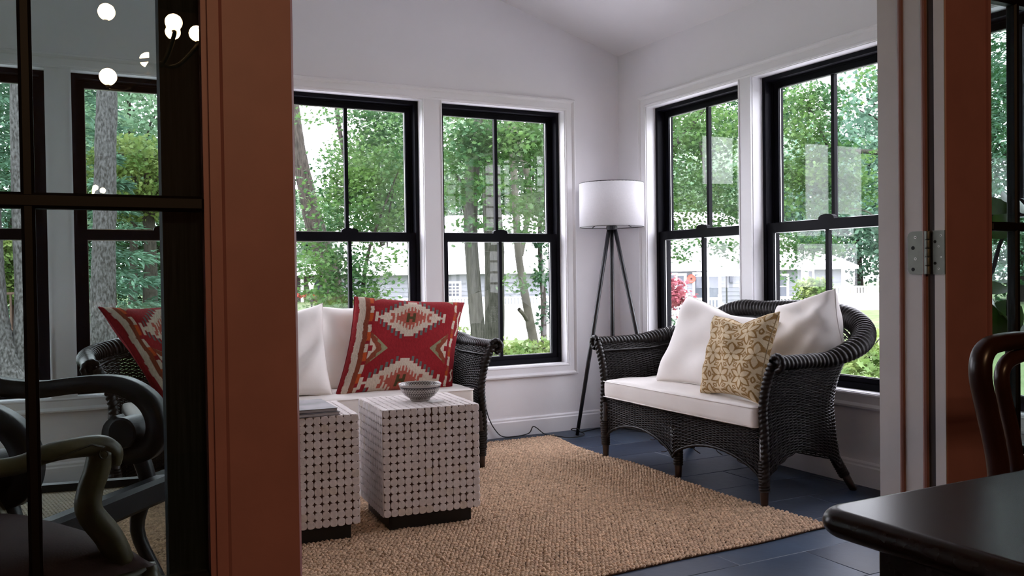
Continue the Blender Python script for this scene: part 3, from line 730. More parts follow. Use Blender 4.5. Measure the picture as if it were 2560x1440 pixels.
# loveseat pillows
cushion('pillow', 'plain white square pillow leaning at the loveseat left end, behind the patterned one',
        (onx(1722, 738, -.33), onx(1960, 806, -.30), onx(1835, 985, -.50), onx(1640, 955, -.52)), .085, m_white, seed=3, group=None, sag=.02)
cushion('pillow', 'plain white square pillow with a raised corner at the loveseat right end',
        (onx(1945, 765, -.20), onx(2088, 722, -.22), onx(2122, 900, -.22), onx(1925, 975, -.36)), .090, m_white, seed=8)
def gold_cols(u, v):
    bg_ = np.array([.62, .50, .33]); gd = np.array([.275, .155, .052])
    a = 2.9; x = u*a*.98+.30; y = v*a*1.12+.05
    h3 = math.sqrt(3)/2
    best = np.full(x.shape, 9.); bx = np.zeros_like(x); by = np.zeros_like(x)
    j0 = np.floor(y/h3)
    for dj in (-1, 0, 1, 2):
        j = j0+dj; i0 = np.floor(x-.5*(j % 2))
        for di in (-1, 0, 1, 2):
            cx = i0+di+.5*(j % 2); cy = j*h3; dd = np.hypot(x-cx, y-cy); m = dd < best
            best = np.where(m, dd, best); bx = np.where(m, x-cx, bx); by = np.where(m, y-cy, by)
    th = np.arctan2(by, bx)+math.pi/6; r = best
    k = np.cos(3*th)
    tip = .50
    wdt = .115*np.sin(np.clip(r/tip, 0, 1)*np.pi)**.8
    phi = (th+math.pi/6) % (math.pi/3)-math.pi/6
    off = np.abs(r*np.sin(phi)); al = r*np.cos(phi)
    wd = .120*np.sin(np.clip(al/.47, 0, 1)*np.pi)**.75
    petal = (np.abs(off-wd) < .034) & (al < .50)
    core = r < .05
    # rings where petals of three flowers come together
    phi2 = (th % (math.pi/3))-math.pi/6; cxr = 1/math.sqrt(3)
    dx = r*np.cos(phi2)-cxr; dy = r*np.sin(phi2); dr = np.hypot(dx, dy)
    ringm = (np.abs(dr-.125) < .024)
    star = (np.abs(np.abs(dy)-.02) < .014) & (dx > -.30) & (dx < -.16)
    m = petal | core | ringm | star
    return np.where(m[:, None], gd, bg_)
SEAM = (.45, .33, .19)
cushion('pillow', 'small cream pillow printed with a gold flower lattice, in front of two white pillows',
        (onx(1787, 790, -.50), onx(1949, 780, -.49), onx(1897, 1009, -.665), onx(1752, 985, -.63)), .062, m_gold, n=190, cols=gold_cols, seed=5, sag=.03, pinch=.06)
# sofa pillows
cushion('pillow', 'plain white square pillow at the front, slumped beside the terracotta door stile',
        (ony(640, 800, -.42), ony(806, 758, -.40), ony(832, 990, -.66), ony(610, 1010, -.66)), .075, m_white, seed=12, pinch=.05)
cushion('pillow', 'plain white square pillow standing between the slumped one and the red kilim pillow',
        (ony(785, 766, -.24), ony(985, 762, -.22), ony(960, 985, -.42), ony(800, 985, -.44)), .085, m_white, seed=14)
RED, RED2 = np.array([.235, .012, .016]), np.array([.19, .009, .014])
CRM, RUST, ORG, TEAL, SALM, OLV, GRN = (np.array(c) for c in ((.52, .43, .34), (.20, .045, .022), (.42, .07, .015), (.105, .115, .105), (.37, .088, .062), (.075, .055, .022), (.215, .205, .115)))
def kilim_cols(u, v):
    C = np.repeat(RED[None], len(u), 0).copy()
    def put(m, c): C[m] = c
    put(u > .93, RED2)
    wob = .006*np.sin(v*23)+.004*np.sin(v*61)
    uu = u+wob*.5
    put((uu > .028) & (uu < .078), CRM); put((uu > .078) & (uu < .118), RUST)
    colm = (uu > .118) & (uu < .148); ph = (v-.02) % .205
    put(colm, ORG); put(colm & (ph > .125), CRM); put(colm & (ph > .09) & (ph < .125), RED)
    colr = (uu > .893) & (uu < .918); ph = (v-.08) % .2
    put(colr, RUST*1.3); put(colr & (ph < .095), CRM); put(colr & (ph > .15), ORG*.8)
    for (v0, v1) in ((.15, .44), (.80, .93)):                     # zigzag near the right edge
        t = (v-v0)/(v1-v0); z = .955+.020*np.abs(((t*1.5) % 1)*2-1)-.008
        put((t > 0) & (t < 1) & (np.abs(u-z) < .009), CRM)
    def medallion(cu, cv, hw, hh_):
        du = np.abs(u-cu); dv = v-cv
        st = .0405; k = np.floor(du/st)
        lim = hh_*(1-(k*st)/hw)                                   # stepped lozenge
        lim = np.where(du < hw, lim, -1)
        inb = np.abs(dv) < lim
        fin = (du < hw+.03) & ((du % st) > st*.45) & (np.abs(dv) < lim+.052) & (np.abs(dv) > lim-.01) & (k > 0)
        put(fin, TEAL); put(inb, CRM)
        k2 = np.floor(du/.028); l2 = np.where(du < .155, (hh_*.64)*(1-k2*.028/.19), -1)
        comb = ((du+.007) % .030 > .015)
        put((np.abs(dv) < l2) & ~((np.abs(dv) > l2-.05) & comb), SALM)
        put((du > .150) & (du < .185) & (np.abs(dv) < .055) & ~((np.abs(dv) < .018) & (du > .165)), SALM)
        put((du > hw-.01) & (du < hw+.035) & (np.abs(dv) < .012), CRM); put((du > hw+.02) & (du < hw+.047) & (np.abs(dv) < .052), CRM)
        put((du > .012) & (du < .040) & (np.abs(dv) < .052), OLV); put((du < .03) & (np.abs(dv) < .014), OLV)
    medallion(.49, .265, .275, .205); medallion(.49, .93, .30, .22); medallion(.49, -.33, .28, .2)
    for cu, s in ((.155, 1), (.868, -1)):                          # side triangles
        a = (u-cu)*s; b = np.abs(v-.60); T = .165
        tri = (a > 0) & (a < T) & (b < .165*(1-a/T)+.004)
        zz = np.abs(((v*16) % 1)*2-1)*.018
        put(tri, GRN); put(tri & (a > .0) & (a+b*.62 < .108+zz) , RUST); put(tri & (a+b*.62 < .062+zz*.4), CRM); put(tri & (a < .028) & (b < .03), RED)
    for cu, s in ((.155, 1), (.87, -1)):
        a = (u-cu)*s; put((a > 0) & (a < .10) & (v < .075*(1-a/.10)), GRN)
    return C
SEAM = (.22, .012, .02)
cushion('pillow', 'red kilim pillow with a pale stepped medallion, at the sofa right end', (ony(886, 742, -.42), ony(1160, 757, -.40), ony(1130, 978, -.655), ony(838, 992, -.665)), .082, m_kilim, n=230, cols=kilim_cols, seed=21, pinch=.035, wr=.005)
k2 = [ony(246, 768, -.50), None, None, ony(420, 1040, -.70)]
k2[1] = k2[0]+np.array([.42, .22, .0]); k2[2] = k2[3]+np.array([.40, .24, 0.0])
cushion('pillow', 'second red kilim pillow, seen through the door glass, against the sofa left arm', k2, .06, m_kilim, n=150, cols=kilim_cols, seed=22, pinch=.045)

# ---- cube side tables clad in whitewashed wood slices
def slice_mesh(r, m, seed, w=1.0, h=1.0):
    r_ = random.Random(seed); n = 12; pts = []
    e = r_.uniform(2.0, 3.4)
    for i in range(n):
        a = 2*math.pi*(i+.5)/n; c, s = math.cos(a), math.sin(a)
        k = (abs(c)**e+abs(s)**e)**(-1/e)*(1+r_.uniform(-.035, .035))
        pts.append((r*k*c*w, r*k*s*h))
    V = [(x, y, 0) for x, y in pts]+[(x*.99, y*.99, .0035) for x, y in pts]+[(x*.93, y*.93, .0048) for x, y in pts]
    F = [(i, (i+1) % n, (i+1) % n+n, i+n) for i in range(n)]+[(i+n, (i+1) % n+n, (i+1) % n+2*n, i+2*n) for i in range(n)]+[tuple(range(2*n, 3*n))]
    mb = MB(); mb.add(V, F); return mb
SL = [slice_mesh(.0150, m_cork[i % 3 if i % 9 == 2 else i % 2], i) for i in range(14)]
SLM = [mb.mesh('wood_slice', m_cork[2 if i == 2 else i % 2]) for i, mb in enumerate(SL)]
def cube_table(label, loc, rot, S, z0, z1, faces):
    t = thing('cube_side_table', label, 'side table', loc, rot, 'wood slice cube tables')
    h = S/2
    MB().bbox((-h+.003, -h+.003, z0), (h-.003, h-.003, z1-.004), .002).build('core', m_corkbase, t)
    MB().bbox((-h+.028, -h+.028, RUGZ-.006), (h-.028, h-.028, z0+.002), .002).build('plinth', m_plinth, t)
    n = 14; p = S/n; nz = 14; pz = (z1-z0)/nz
    stuff = MB(); cnt = 0
    for f, single in faces:
        for i in range(n):
            for j in range(nz if f != 'top' else n):
                a = -h+p*(i+.5); b = (z0+pz*(j+.5)) if f != 'top' else -h+p*(j+.5)
                if f == 'front': Mx = Matrix.Translation((a, -h+.003, b)) @ Matrix.Rotation(math.pi/2, 4, 'X')
                elif f == 'back': Mx = Matrix.Translation((a, h-.003, b)) @ Matrix.Rotation(-math.pi/2, 4, 'X')
                elif f == 'left': Mx = Matrix.Translation((-h+.003, -a, b)) @ Matrix.Rotation(math.pi/2, 4, 'X').to_4x4()
                elif f == 'right': Mx = Matrix.Translation((h-.003, a, b))
                else: Mx = Matrix.Translation((a, b, z1-.004))
                if f == 'left': Mx = Matrix.Translation((-h+.003, -a, b)) @ Matrix.Rotation(-math.pi/2, 4, 'Y') @ Matrix.Rotation(math.pi/2, 4, 'Z')
                if f == 'right': Mx = Matrix.Translation((h-.003, a, b)) @ Matrix.Rotation(math.pi/2, 4, 'Y') @ Matrix.Rotation(math.pi/2, 4, 'Z')
                k = random.randrange(len(SL)); sx = p/.0300*random.uniform(1.0, 1.07)*(1.0 if random.random() > .06 else .8); sy = (pz if f != 'top' else p)/.0300*random.uniform(1.0, 1.07)
                Mx = Mx @ Matrix.Diagonal((sx, sy, 1, 1)) @ Matrix.Rotation(random.randrange(4)*math.pi/2, 4, 'Z')
                if single and cnt < 298 and not (single == 'near' and random.random() < -1):
                    o = bpy.data.objects.new('wood_slice', SLM[k]); link(o, t); o.matrix_local = Mx; cnt += 1
                else:
                    stuff.add([tuple(Mx @ Vector(v)) for v in SL[k].v], SL[k].f)
    if stuff.v: o = stuff.build('wood_slices', m_cork[0], t); o['kind'] = 'stuff'
    return t
cr = thing
CUBER = cube_table('whitewashed wood slice cube table with the patterned bowl on it', (-1.9720, -1.4000, 0), math.radians(-4.5), .392, .067, .478,
           (('front', 1), ('top', 0), ('left', 1), ('right', 0), ('back', 0)))
CUBEL = cube_table('whitewashed wood slice cube table with books, half hidden by the door stile', (-2.4640, -1.3900, 0), math.radians(-4.5), .392, .067, .478,
           (('front', 1), ('top', 1), ('right', 0), ('left', 0), ('back', 0)))
ZC = .4795
# bowl
bc = ony(1050, 1000, -1.40); bx, by = -1.957, -1.40
prof = [(0, .000), (.038, 0), (.041, .003), (.042, .008), (.060, .020), (.074, .036), (.083, .054), (.0865, .066), (.0885, .068), (.0875, .070), (.084, .067), (.080, .054), (.070, .037), (.055, .022), (.035, .012), (0, .010)]
pp = []
for (r0, z0), (r1, z1) in zip(prof[:-1], prof[1:]):
    for q in np.linspace(0, 1, 10)[:-1]: pp.append((r0+(r1-r0)*q, z0+(z1-z0)*q))
pp.append(prof[-1]); pp = np.array(pp); nb = 264
th = 2*np.pi*np.arange(nb)/nb
V = np.stack([pp[:, 0, None]*np.cos(th), pp[:, 0, None]*np.sin(th), np.repeat(pp[:, 1, None], nb, 1)], -1)
idx = np.arange(len(pp)*nb).reshape(len(pp), nb)
F = np.stack([idx[:-1], np.roll(idx[:-1], -1, 1), np.roll(idx[1:], -1, 1), idx[1:]], -1).reshape(-1, 4)
zz = np.repeat(pp[:, 1, None], nb, 1); ou = np.repeat((np.arange(len(pp)) < 72)[:, None], nb, 1)
cream, ink = np.array([.42, .385, .35]), np.array([.030, .022, .024])
band = np.floor(zz/.0064); k = (th[None]*44/2/np.pi+band*.5) % 1; fz = (zz/.0064) % 1
mk = ((np.hypot((k-.5)*1.0, (fz-.5)) < .33) | (fz < .13))
colb = np.where(mk[..., None], ink, cream); colb[(zz > .060) & ou] = cream; colb[(zz > .066)] = cream; colb[(zz < .008) & ou] = cream*.8
colb[(zz > .055) & (zz < .060) & ou] = ink
bowl = ob_np('bowl', V.reshape(-1, 3), F, m_bowl, None, True, colb.reshape(-1, 3)); bowl.location = (bx, by, ZC)
tag(bowl, 'small round stoneware bowl with a dark dotted pattern, on the right cube table', 'bowl')
q = onz(1084, 1003, ZC)
cst = MB().bbox((-.028, -.018, 0), (.028, .018, .006), .0015).build('coaster', m_paper); cst.location = (bx+.035, by-.085, ZC); cst.rotation_euler = (0, 0, .15)
tag(cst, 'small plain white square coaster lying in front of the patterned bowl', 'coaster')
# books
def book(loc, rot, w, d, h, label):
    t = thing('book', label, 'book', loc, rot)
    MB().bbox((-w/2+.003, -d/2+.002, .0015), (w/2-.003, d/2-.002, h-.0015), .0008).build('pages', m_pages, t)
    MB().bbox((-w/2, -d/2, h-.0018), (w/2, d/2, h), .0006).build('front_cover', m_cover, t)
    MB().bbox((-w/2, -d/2, 0), (w/2, d/2, .0018), .0006).build('back_cover', m_cover, t)
    MB().bbox((-w/2-.0015, -d/2, 0), (-w/2+.001, d/2, h), .0005).build('spine', m_cover, t)
    return t
book((-2.470, -1.455, ZC), .03, .235, .275, .012, 'thin grey magazine at the bottom of the pile on the left cube table')
book((-2.462, -1.440, ZC+.0122), -.04, .225, .270, .013, 'grey picture book on top of the pile on the left cube table')

# ---- tripod floor lamp
LH = np.array([-.235, -.260]); lamp = thing('floor_lamp', 'black tripod floor lamp with a white drum shade in the corner', 'floor lamp', (LH[0], LH[1], 0))
hz = 1.268
for r_, f_ in ((-.233, -.059), (.262, -.06), (.01, .15)):
    e = ER*r_+EF*f_; tp = e/np.linalg.norm(e)*.017
    MB().tube([(tp[0], tp[1], hz), (e[0]*.5+tp[0]*.5, e[1]*.5+tp[1]*.5, hz*.5), (e[0], e[1], .004)], [.0125, .0135, .011], 8).build('leg', m_lampblk, lamp, True)
MB().lathe([(0, 0), (.030, 0), (.034, .004), (.034, .022), (.028, .028), (.012, .030), (.012, .080), (0, .080)], (0, 0, hz-.016), 20).build('hub', m_lampblk, lamp)
sh = MB(); prof = [(.195, 0), (.198, 0), (.1965, .268), (.1935, .268), (.195, 0)]
sh.lathe(prof, (0, 0, 1.270), 64).build('shade', m_shade, lamp, True)
shade = [c for c in lamp.children if c.name.startswith('shade')][0]
mb = MB()
for a in (.3, .3+2.094, .3+4.189): mb.tube([(0, 0, 1.330), (.193*math.cos(a), .193*math.sin(a), 1.277)], .0025, 5)
for z in (1.271, 1.537):
    mb.tube([(.1955*math.cos(a), .1955*math.sin(a), z) for a in np.linspace(0, 2*math.pi, 49)], .0025, 5, False)
mb.build('shade_frame', m_lampblk, lamp, True)
MB().lathe([(0, 0), (.02, 0), (.02, .05), (.028, .07), (.03, .10), (.02, .125), (0, .13)], (0, 0, 1.325), 16).build('bulb', m_plast, lamp, True)
p = ER*-.105+EF*-.085
MB().tube([(p[0]*.9, p[1]*.9, 1.288), (p[0]*1.1-.012, p[1]*1.1, 1.262)], .0035, 6).build('pull_switch', m_lampblk, lamp)
# outlet and cord
ol = thing('wall_outlet', 'white wall outlet low on the back wall, beside the sofa arm', 'outlet', (-1.035, -.003, .265))
MB().bbox((-.036, -.003, -.058), (.036, .003, .058), .002).build('cover_plate', m_plast, ol)
MB().bbox((-.016, -.006, .008), (.016, -.002, .040), .003).build('socket', m_plast, ol); MB().bbox((-.016, -.006, -.040), (.016, -.002, -.008), .003).build('socket', m_plast, ol)
foot1 = LH+ER*-.233+EF*-.059
pg = [ony(1197, 988, -.022), ony(1204, 990, -.035), ony(1213, 1012, -.03), ony(1222, 1045, -.03), ony(1236, 1072, -.03), ony(1256, 1091, -.035), ony(1290, 1093, -.045)]
cpts = pg + [ony(1322, 1083, -.05), ony(1332, 1067, -.055), ony(1342, 1070, -.06), ony(1362, 1086, -.075), (-.62, -.19, .014), (-.55, -.25, .006), (foot1[0]+.02, foot1[1]-.03, .006), (foot1[0]+.05, foot1[1]+.01, .012), (foot1[0]-.02, foot1[1]+.035, .035), (foot1[0]-.012, foot1[1]-.02, .05), (foot1[0]+.03, foot1[1]+.01, .02), (-.36, -.12, .006), (-.24, -.08, .006), (-.14, -.10, .006), (-.09, -.2, .006), (-.06, -.34, .006)]
cpts = [np.maximum(np.array(p, float), (-9, -9, .006)) for p in cpts]
cord = thing('lamp_cord', 'thin black cord trailing from the outlet along the floor to the lamp', 'cord', tuple(cpts[0]))
MB().tube(spline(cpts, 220), .0032, 6).build('cable', m_cord, cord, True, off=cpts[0])
MB().bbox((-.014, -.020, -.014), (.014, .016, .014), .004).build('plug', m_cord, cord)

# ---- open armchair in gilt wood with a maroon seat (behind the left door glass)
def frame_chair():
    hd = math.radians(28); t = thing('open_armchair', 'olive gilt wood open armchair with a maroon seat, behind the left door glass', 'armchair', (-3.36-.138, -2.60+.070, 0), hd)
    # local: x forward, y to its left, seat 0.56 wide
    def arm(sy):
        p = spline([(-.30, sy*.235, .66), (-.22, sy*.25, .645), (-.10, sy*.275, .632), (.0, sy*.285, .626), (.06, sy*.29, .640), (.12, sy*.29, .642), (.175, sy*.287, .636), (.200, sy*.285, .618), (.200, sy*.28, .595)], 36)
        MB().tube(p, np.interp(np.linspace(0, 1, 36), [0, .3, .6, .85, 1], [.019, .020, .023, .028, .027]), 10, True, (1.0, .92)).build('arm', m_gilt, t, True)
        a = t.children[-1] if False else None
        s = spline([(.180, sy*.286, .628), (.168, sy*.287, .585), (.152, sy*.287, .545), (.150, sy*.286, .50), (.20, sy*.275, .43), (.225, sy*.27, .37)], 20)
        MB().tube(s, np.interp(np.linspace(0, 1, 20), [0, .4, 1], [.027, .026, .032]), 10).build('arm_support', m_gilt, t, True)
        sc = [(.172+.017*math.cos(a)*(1-a/11), sy*.285-.0255, .622+.017*math.sin(a)*(1-a/11)) for a in np.linspace(0, 7.5, 26)]
        ln = [(.02, sy*.285-.020, .634), (.06, sy*.288-.025, .628), (.10, sy*.29-.027, .640), (.14, sy*.29-.027, .648)]
        MB().tube(ln+sc[5:], .0022, 5).build('carved_scroll_shadow', m_giltshadow, t, True)  # darker gilt tone puts the carving's shadow into the colour
    arm(-1); arm(1)
    # seat: domed cushion over a rail
    n = 28; U, Vv = npgrid(n, n); a, b = 2*U-1, 2*Vv-1
    wx = .29+.03*a
    top = np.stack([.27*a+.015, wx*b*1.0, .355+.085*((1-np.abs(a)**3.2)*(1-np.abs(b)**3.2))**.55], -1)
    idx = np.arange(n*n).reshape(n, n); F = np.stack([idx[:-1, :-1], idx[1:, :-1], idx[1:, 1:], idx[:-1, 1:]], -1).reshape(-1, 4)
    ob_np('seat', top.reshape(-1, 3), F, m_maroon, t, True)
    for p in (((-.25, -.25, .33), (.27, -.29, .33)), ((-.25, .25, .33), (.27, .29, .33)), ((.27, -.29, .33), (.27, .29, .33)), ((-.25, -.25, .33), (-.25, .25, .33))):
        MB().tube([p[0], tuple((np.array(p[0])+p[1])/2-np.array((0, 0, .01))), p[1]], .030, 8, True, (.7, 1)).build('seat_rail', m_gilt, t, True)
    for sy in (-1, 1):
        MB().tube(spline([(.27, sy*.28, .34), (.295, sy*.295, .25), (.265, sy*.275, .12), (.275, sy*.28, .03), (.30, sy*.285, RUGZ)], 14), np.linspace(.034, .018, 14), 8).build('leg', m_gilt, t, True)
        MB().tube(spline([(-.25, sy*.24, .34), (-.27, sy*.24, .2), (-.33, sy*.24, RUGZ)], 10), np.linspace(.026, .018, 10), 8).build('leg', m_gilt, t, True)
        MB().tube(spline([(-.25, sy*.235, .34), (-.29, sy*.235, .62), (-.35, sy*.22, .98)], 14), .022, 8).build('back_post', m_gilt, t, True)
    MB().tube(spline([(-.35, -.22, .98), (-.365, -.1, 1.02), (-.37, 0, 1.03), (-.365, .1, 1.02), (-.35, .22, .98)], 16), .024, 8).build('crest_rail', m_gilt, t, True)
    MB().bbox((-.345, -.20, .48), (-.295, .20, .96), .02).build('back_pad', m_maroon, t)
    return t
frame_chair()

# ---- planter's chair in black wood and cane, further back
def planter_chair():
    hd = -math.radians(38.5); c = CAM[:2]+EF*2.62+ER*-1.47
    t = thing('planter_chair', 'black wooden planter chair with scrolled arms and cane seat, behind the armchair', 'chair', (c[0], c[1], 0), hd)
    # local: x forward (to the right in view), y away from the viewer
    for sy in (-1, 1):
        path = [(-.62, .86), (-.52, .72), (-.42, .665), (-.30, .640), (-.16, .632), (-.02, .648), (.08, .655), (.16, .645), (.235, .605), (.272, .545), (.268, .480), (.225, .435), (.165, .432), (.125, .460), (.118, .505), (.145, .535)]
        P = spline([(x, 0, z) for x, z in path], 70); T = np.gradient(P, axis=0); T /= np.linalg.norm(T, axis=1)[:, None]
        Nn = np.stack([-T[:, 2], 0*T[:, 0], T[:, 0]], -1)
        wd = np.interp(np.linspace(0, 1, 70), [0, .4, .7, .9, 1], [.030, .026, .030, .030, .024])[:, None]
        y0 = sy*.29; a, b = P+Nn*wd, P-Nn*wd
        V = np.concatenate([a+[0, y0-.028, 0], b+[0, y0-.028, 0], a+[0, y0+.028, 0], b+[0, y0+.028, 0]]); k = 70; i = np.arange(k-1)
        F = np.concatenate([np.stack([i, i+1, i+1+k, i+k], -1), np.stack([i+2*k, i+3*k, i+1+3*k, i+1+2*k], -1), np.stack([i, i+2*k, i+1+2*k, i+1], -1), np.stack([i+k, i+1+k, i+1+3*k, i+3*k], -1), [[0, k, 3*k, 2*k]], [[k-1, 3*k-1, 4*k-1, 2*k-1]]])
        ob_np('arm', V, F, m_ebony, t)
        MB().lathe([(0, -.045), (.044, -.045), (.050, -.040), (.050, .040), (.044, .045), (0, .045)], n=48).xf(Matrix.Translation((.170, y0, .500)) @ Matrix.Rotation(math.pi/2, 4, 'X')).build('arm_roll', m_ebony, t, False)
        MB().prism([(.30, y0-.02, .36), (.30, y0-.02, .30), (-.62, y0-.02, .20), (-.62, y0-.02, .27)], (0, .04, 0), 1).build('seat_rail', m_ebony, t)
        MB().tube(spline([(.20, y0, .44), (.23, y0, .33), (.19, y0, .18), (.27, y0, .016)], 16), np.linspace(.030, .020, 16), 8).build('leg', m_ebony, t, True)
        MB().tube(spline([(-.48, y0, .70), (-.50, y0, .30), (-.58, y0, .0)], 12), np.linspace(.024, .02, 12), 8).build('leg', m_ebony, t, True)
        MB().tube([(-.55, y0*.86, .24), (-.70, y0*.86, .58), (-.92, y0*.86, 1.02)], .024, 8).build('back_post', m_ebony, t, True)
    MB().bbox((.265, -.27, .285), (.325, .27, .365), .012).build('front_rail', m_ebony, t)
    MB().tube([(-.92, -.25, 1.02), (-.94, 0, 1.06), (-.92, .25, 1.02)], .028, 8).build('crest_rail', m_ebony, t, True)
    def cane(name, o, eu, ev, nu, nv):
        o, eu, ev = map(np.array, (o, eu, ev)); mb = MB(); nn = np.cross(eu, ev); nn = nn/np.linalg.norm(nn)*.0014
        du, dv = eu/np.linalg.norm(eu)*.0028, ev/np.linalg.norm(ev)*.0028
        for i in range(nu):
            p = o+eu*(i+.5)/nu; mb.prism([p-du-nn, p+du-nn, p+du+nn, p-du+nn], ev, 0)
        for j in range(nv):
            p = o+ev*(j+.5)/nv; mb.prism([p-dv-nn, p+dv-nn, p+dv+nn, p-dv+nn], eu, 0)
        q = mb.build(name, m_cane, t); q['kind'] = 'stuff'
    cane('cane_seat', (.28, -.265, .335), (-.84, 0, -.085), (0, .53, 0), 60, 38)
    cane('cane_back', (-.56, -.24, .27), (-.355, 0, .75), (0, .48, 0), 60, 34)
    return t
planter_chair()

# ---- dining table corner and chair back in the foreground
tb = thing('dining_table', 'dark polished wooden table with a rounded edge and solid black side, near right', 'table', (-1.95, -4.75, 0))
x0, x1, y1, y0 = -2.602, -1.30, -4.128, -5.35
def rrect(x0, y0, x1, y1, r, z, n=12):
    out = []
    for cx, cy, a0 in ((x1-r, y1-r, 0), (x0+r, y1-r, 90), (x0+r, y0+r, 180), (x1-r, y0+r, 270)):
        for k in range(n+1): a = math.radians(a0+90*k/n); out.append((cx+r*math.cos(a), cy+r*math.sin(a), z))
    return out
V = []; F = []
prof = [(.014+.014*math.cos(a)-.0, .7355+.0145*math.sin(a)) for a in np.linspace(-math.pi/2, -math.pi*1.5, 15)]
prof = [(max(.0, i_), z_) for i_, z_ in prof]
L_ = len(rrect(0, 0, 1, 1, .03, 0))
for ins, z in prof: V += rrect(x0+ins, y0+ins, x1-ins, y1-ins, .030-ins*.5, z)
for i in range(len(prof)-1): F += [(i*L_+j, i*L_+(j+1) % L_, (i+1)*L_+(j+1) % L_, (i+1)*L_+j) for j in range(L_)]
F += [tuple(range(L_))[::-1], tuple(range((len(prof)-1)*L_, len(prof)*L_))]
tp_ = MB().add(V, F).build('top', m_maho, tb, True, off=tb.location)
for p_ in tp_.data.polygons:
    if len(p_.vertices) > 4: p_.use_smooth = False
MB().bbox((x0+.050, y0+.08, .60), (x1-.08, y1-.066, .722), .004).build('apron', m_maho, tb, off=tb.location)
MB().bbox((x0+.026, y0+.06, .0), (x0+.052, y1-.062, .722), .004).build('side_panel', m_maho, tb, off=tb.location)
for lx_, ly_ in ((x1-.11, y1-.098), (x1-.11, y0+.11)):
    MB().bbox((lx_-.032, ly_-.032, 0), (lx_+.032, ly_+.032, .62), .004).build('leg', m_maho, tb, off=tb.location)
ch = thing('dining_chair', 'red mahogany chair with a curved open back, behind the polished table', 'chair', (-1.72, -3.86, 0))
yb_ = -3.86
def cp(px, py, y=yb_): return ony(px, py, y)
outer = [cp(2498, 1330), cp(2497, 1190), cp(2484, 1100), cp(2466, 1020), cp(2452, 950), cp(2452, 905), cp(2466, 872), cp(2497, 857), cp(2560, 850), cp(2660, 846), cp(2760, 852)]
xr = cp(2760, 850)[0]; mir = [np.array((2*xr-p[0], p[1], p[2])) for p in outer[::-1][1:]]
fp = spline(outer+mir, 90)
MB().tube(fp, .0185, 14, True, (1, .85)).build('back_frame', m_chairwood, ch, True, off=ch.location)
inner = [cp(2545, 1180), cp(2530, 1080), cp(2512, 1000), cp(2504, 945), cp(2514, 910), cp(2545, 890), cp(2600, 878), cp(2760, 872)]
mir = [np.array((2*xr-p[0], p[1], p[2])) for p in inner[::-1][1:]]
MB().tube(spline(inner+mir, 70), .0125, 10, True).build('inner_hoop', m_chairwood, ch, True, off=ch.location)
xl_, xr_ = outer[0][0], 2*xr-outer[0][0]
MB().bbox((xl_-.02, yb_-.40, .41), (xr_+.02, yb_+.02, .455), .012).build('seat', m_chairwood, ch, off=ch.location)
for px_, py_ in ((xl_, yb_), (xr_, yb_), (xl_+.01, yb_-.37), (xr_-.01, yb_-.37)):
    MB().tube([(px_, py_, .43 if py_ < yb_ else outer[0][2]+.04), (px_, py_, .2), (px_, py_, 0)], [.019, .018, .014], 10).build('leg', m_chairwood, ch, True, off=ch.location)

# ---- chandelier of the dining room, seen only as reflections in the door glass
bul = []
for px_, py_, Z in ((266, 30, 3.35), (434, 56, 3.30), (432, 80, 3.75), (270, 192, 3.30), (368, 150, 3.75), (492, 84, 3.6)):
    p = at(px_, py_, Z); p[1] = 2*-3.4355-p[1]; bul.append(p)
cen = np.mean(bul, axis=0); chd = thing('chandelier', 'brass chandelier with warm globe bulbs, mirrored in the left door glass', 'chandelier', (cen[0], cen[1], cen[2]))
MB().tube([(cen[0], cen[1], 2.5), (cen[0], cen[1], cen[2]-.1)], .012, 8).build('stem', m_brass, chd, off=chd.location)
MB().lathe([(0, 0), (.07, 0), (.06, -.03), (0, -.04)], (cen[0], cen[1], 2.5), 20).build('ceiling_rose', m_brass, chd, off=chd.location)
for p in bul:
    MB().lathe([(.031*math.sin(a), -.031*math.cos(a)) for a in np.linspace(0, math.pi, 13)], tuple(p), 18).build('bulb', m_bulb, chd, True, off=chd.location)
    MB().tube(spline([(cen[0], cen[1], cen[2]-.08), tuple((cen+p)/2+np.array((0, 0, -.12))), (p[0], p[1], p[2]-.05), (p[0], p[1], p[2]-.03)], 16), .008, 6).build('branch', m_brass, chd, True, off=chd.location)

# ---- leggy houseplant behind the right door
pl = thing('houseplant', 'tall leafy houseplant on a bending stem, behind the right door glass', 'plant', (-.43, -2.9, 0))
MB().lathe([(0, 0), (.09, 0), (.125, .22), (.13, .24), (.115, .24), (.11, .21), (0, .21)], (-.43, -2.9, 0), 24).build('pot', m_pot, pl, True, off=pl.location)
MB().lathe([(.11, .205), (0, .215)], (-.43, -2.9, 0), 24).build('soil', m_soil, pl, off=pl.location)
st = spline([(-.43, -2.9, .2), (-.50, -2.9, .55), ony(2462, 730, -2.9), ony(2482, 675, -2.9), ony(2500, 610, -2.9), ony(2518, 575, -2.9), ony(2535, 545, -2.9)], 30)
MB().tube(st, np.linspace(.009, .005, 30), 6).build('stem', m_darkwood, pl, True, off=pl.location)
st2 = spline([(-.42, -2.9, .2), (-.38, -2.88, .6), (-.40, -2.9, .9)], 16); MB().tube(st2, np.linspace(.009, .004, 16), 6).build('stem', m_darkwood, pl, True, off=pl.location)
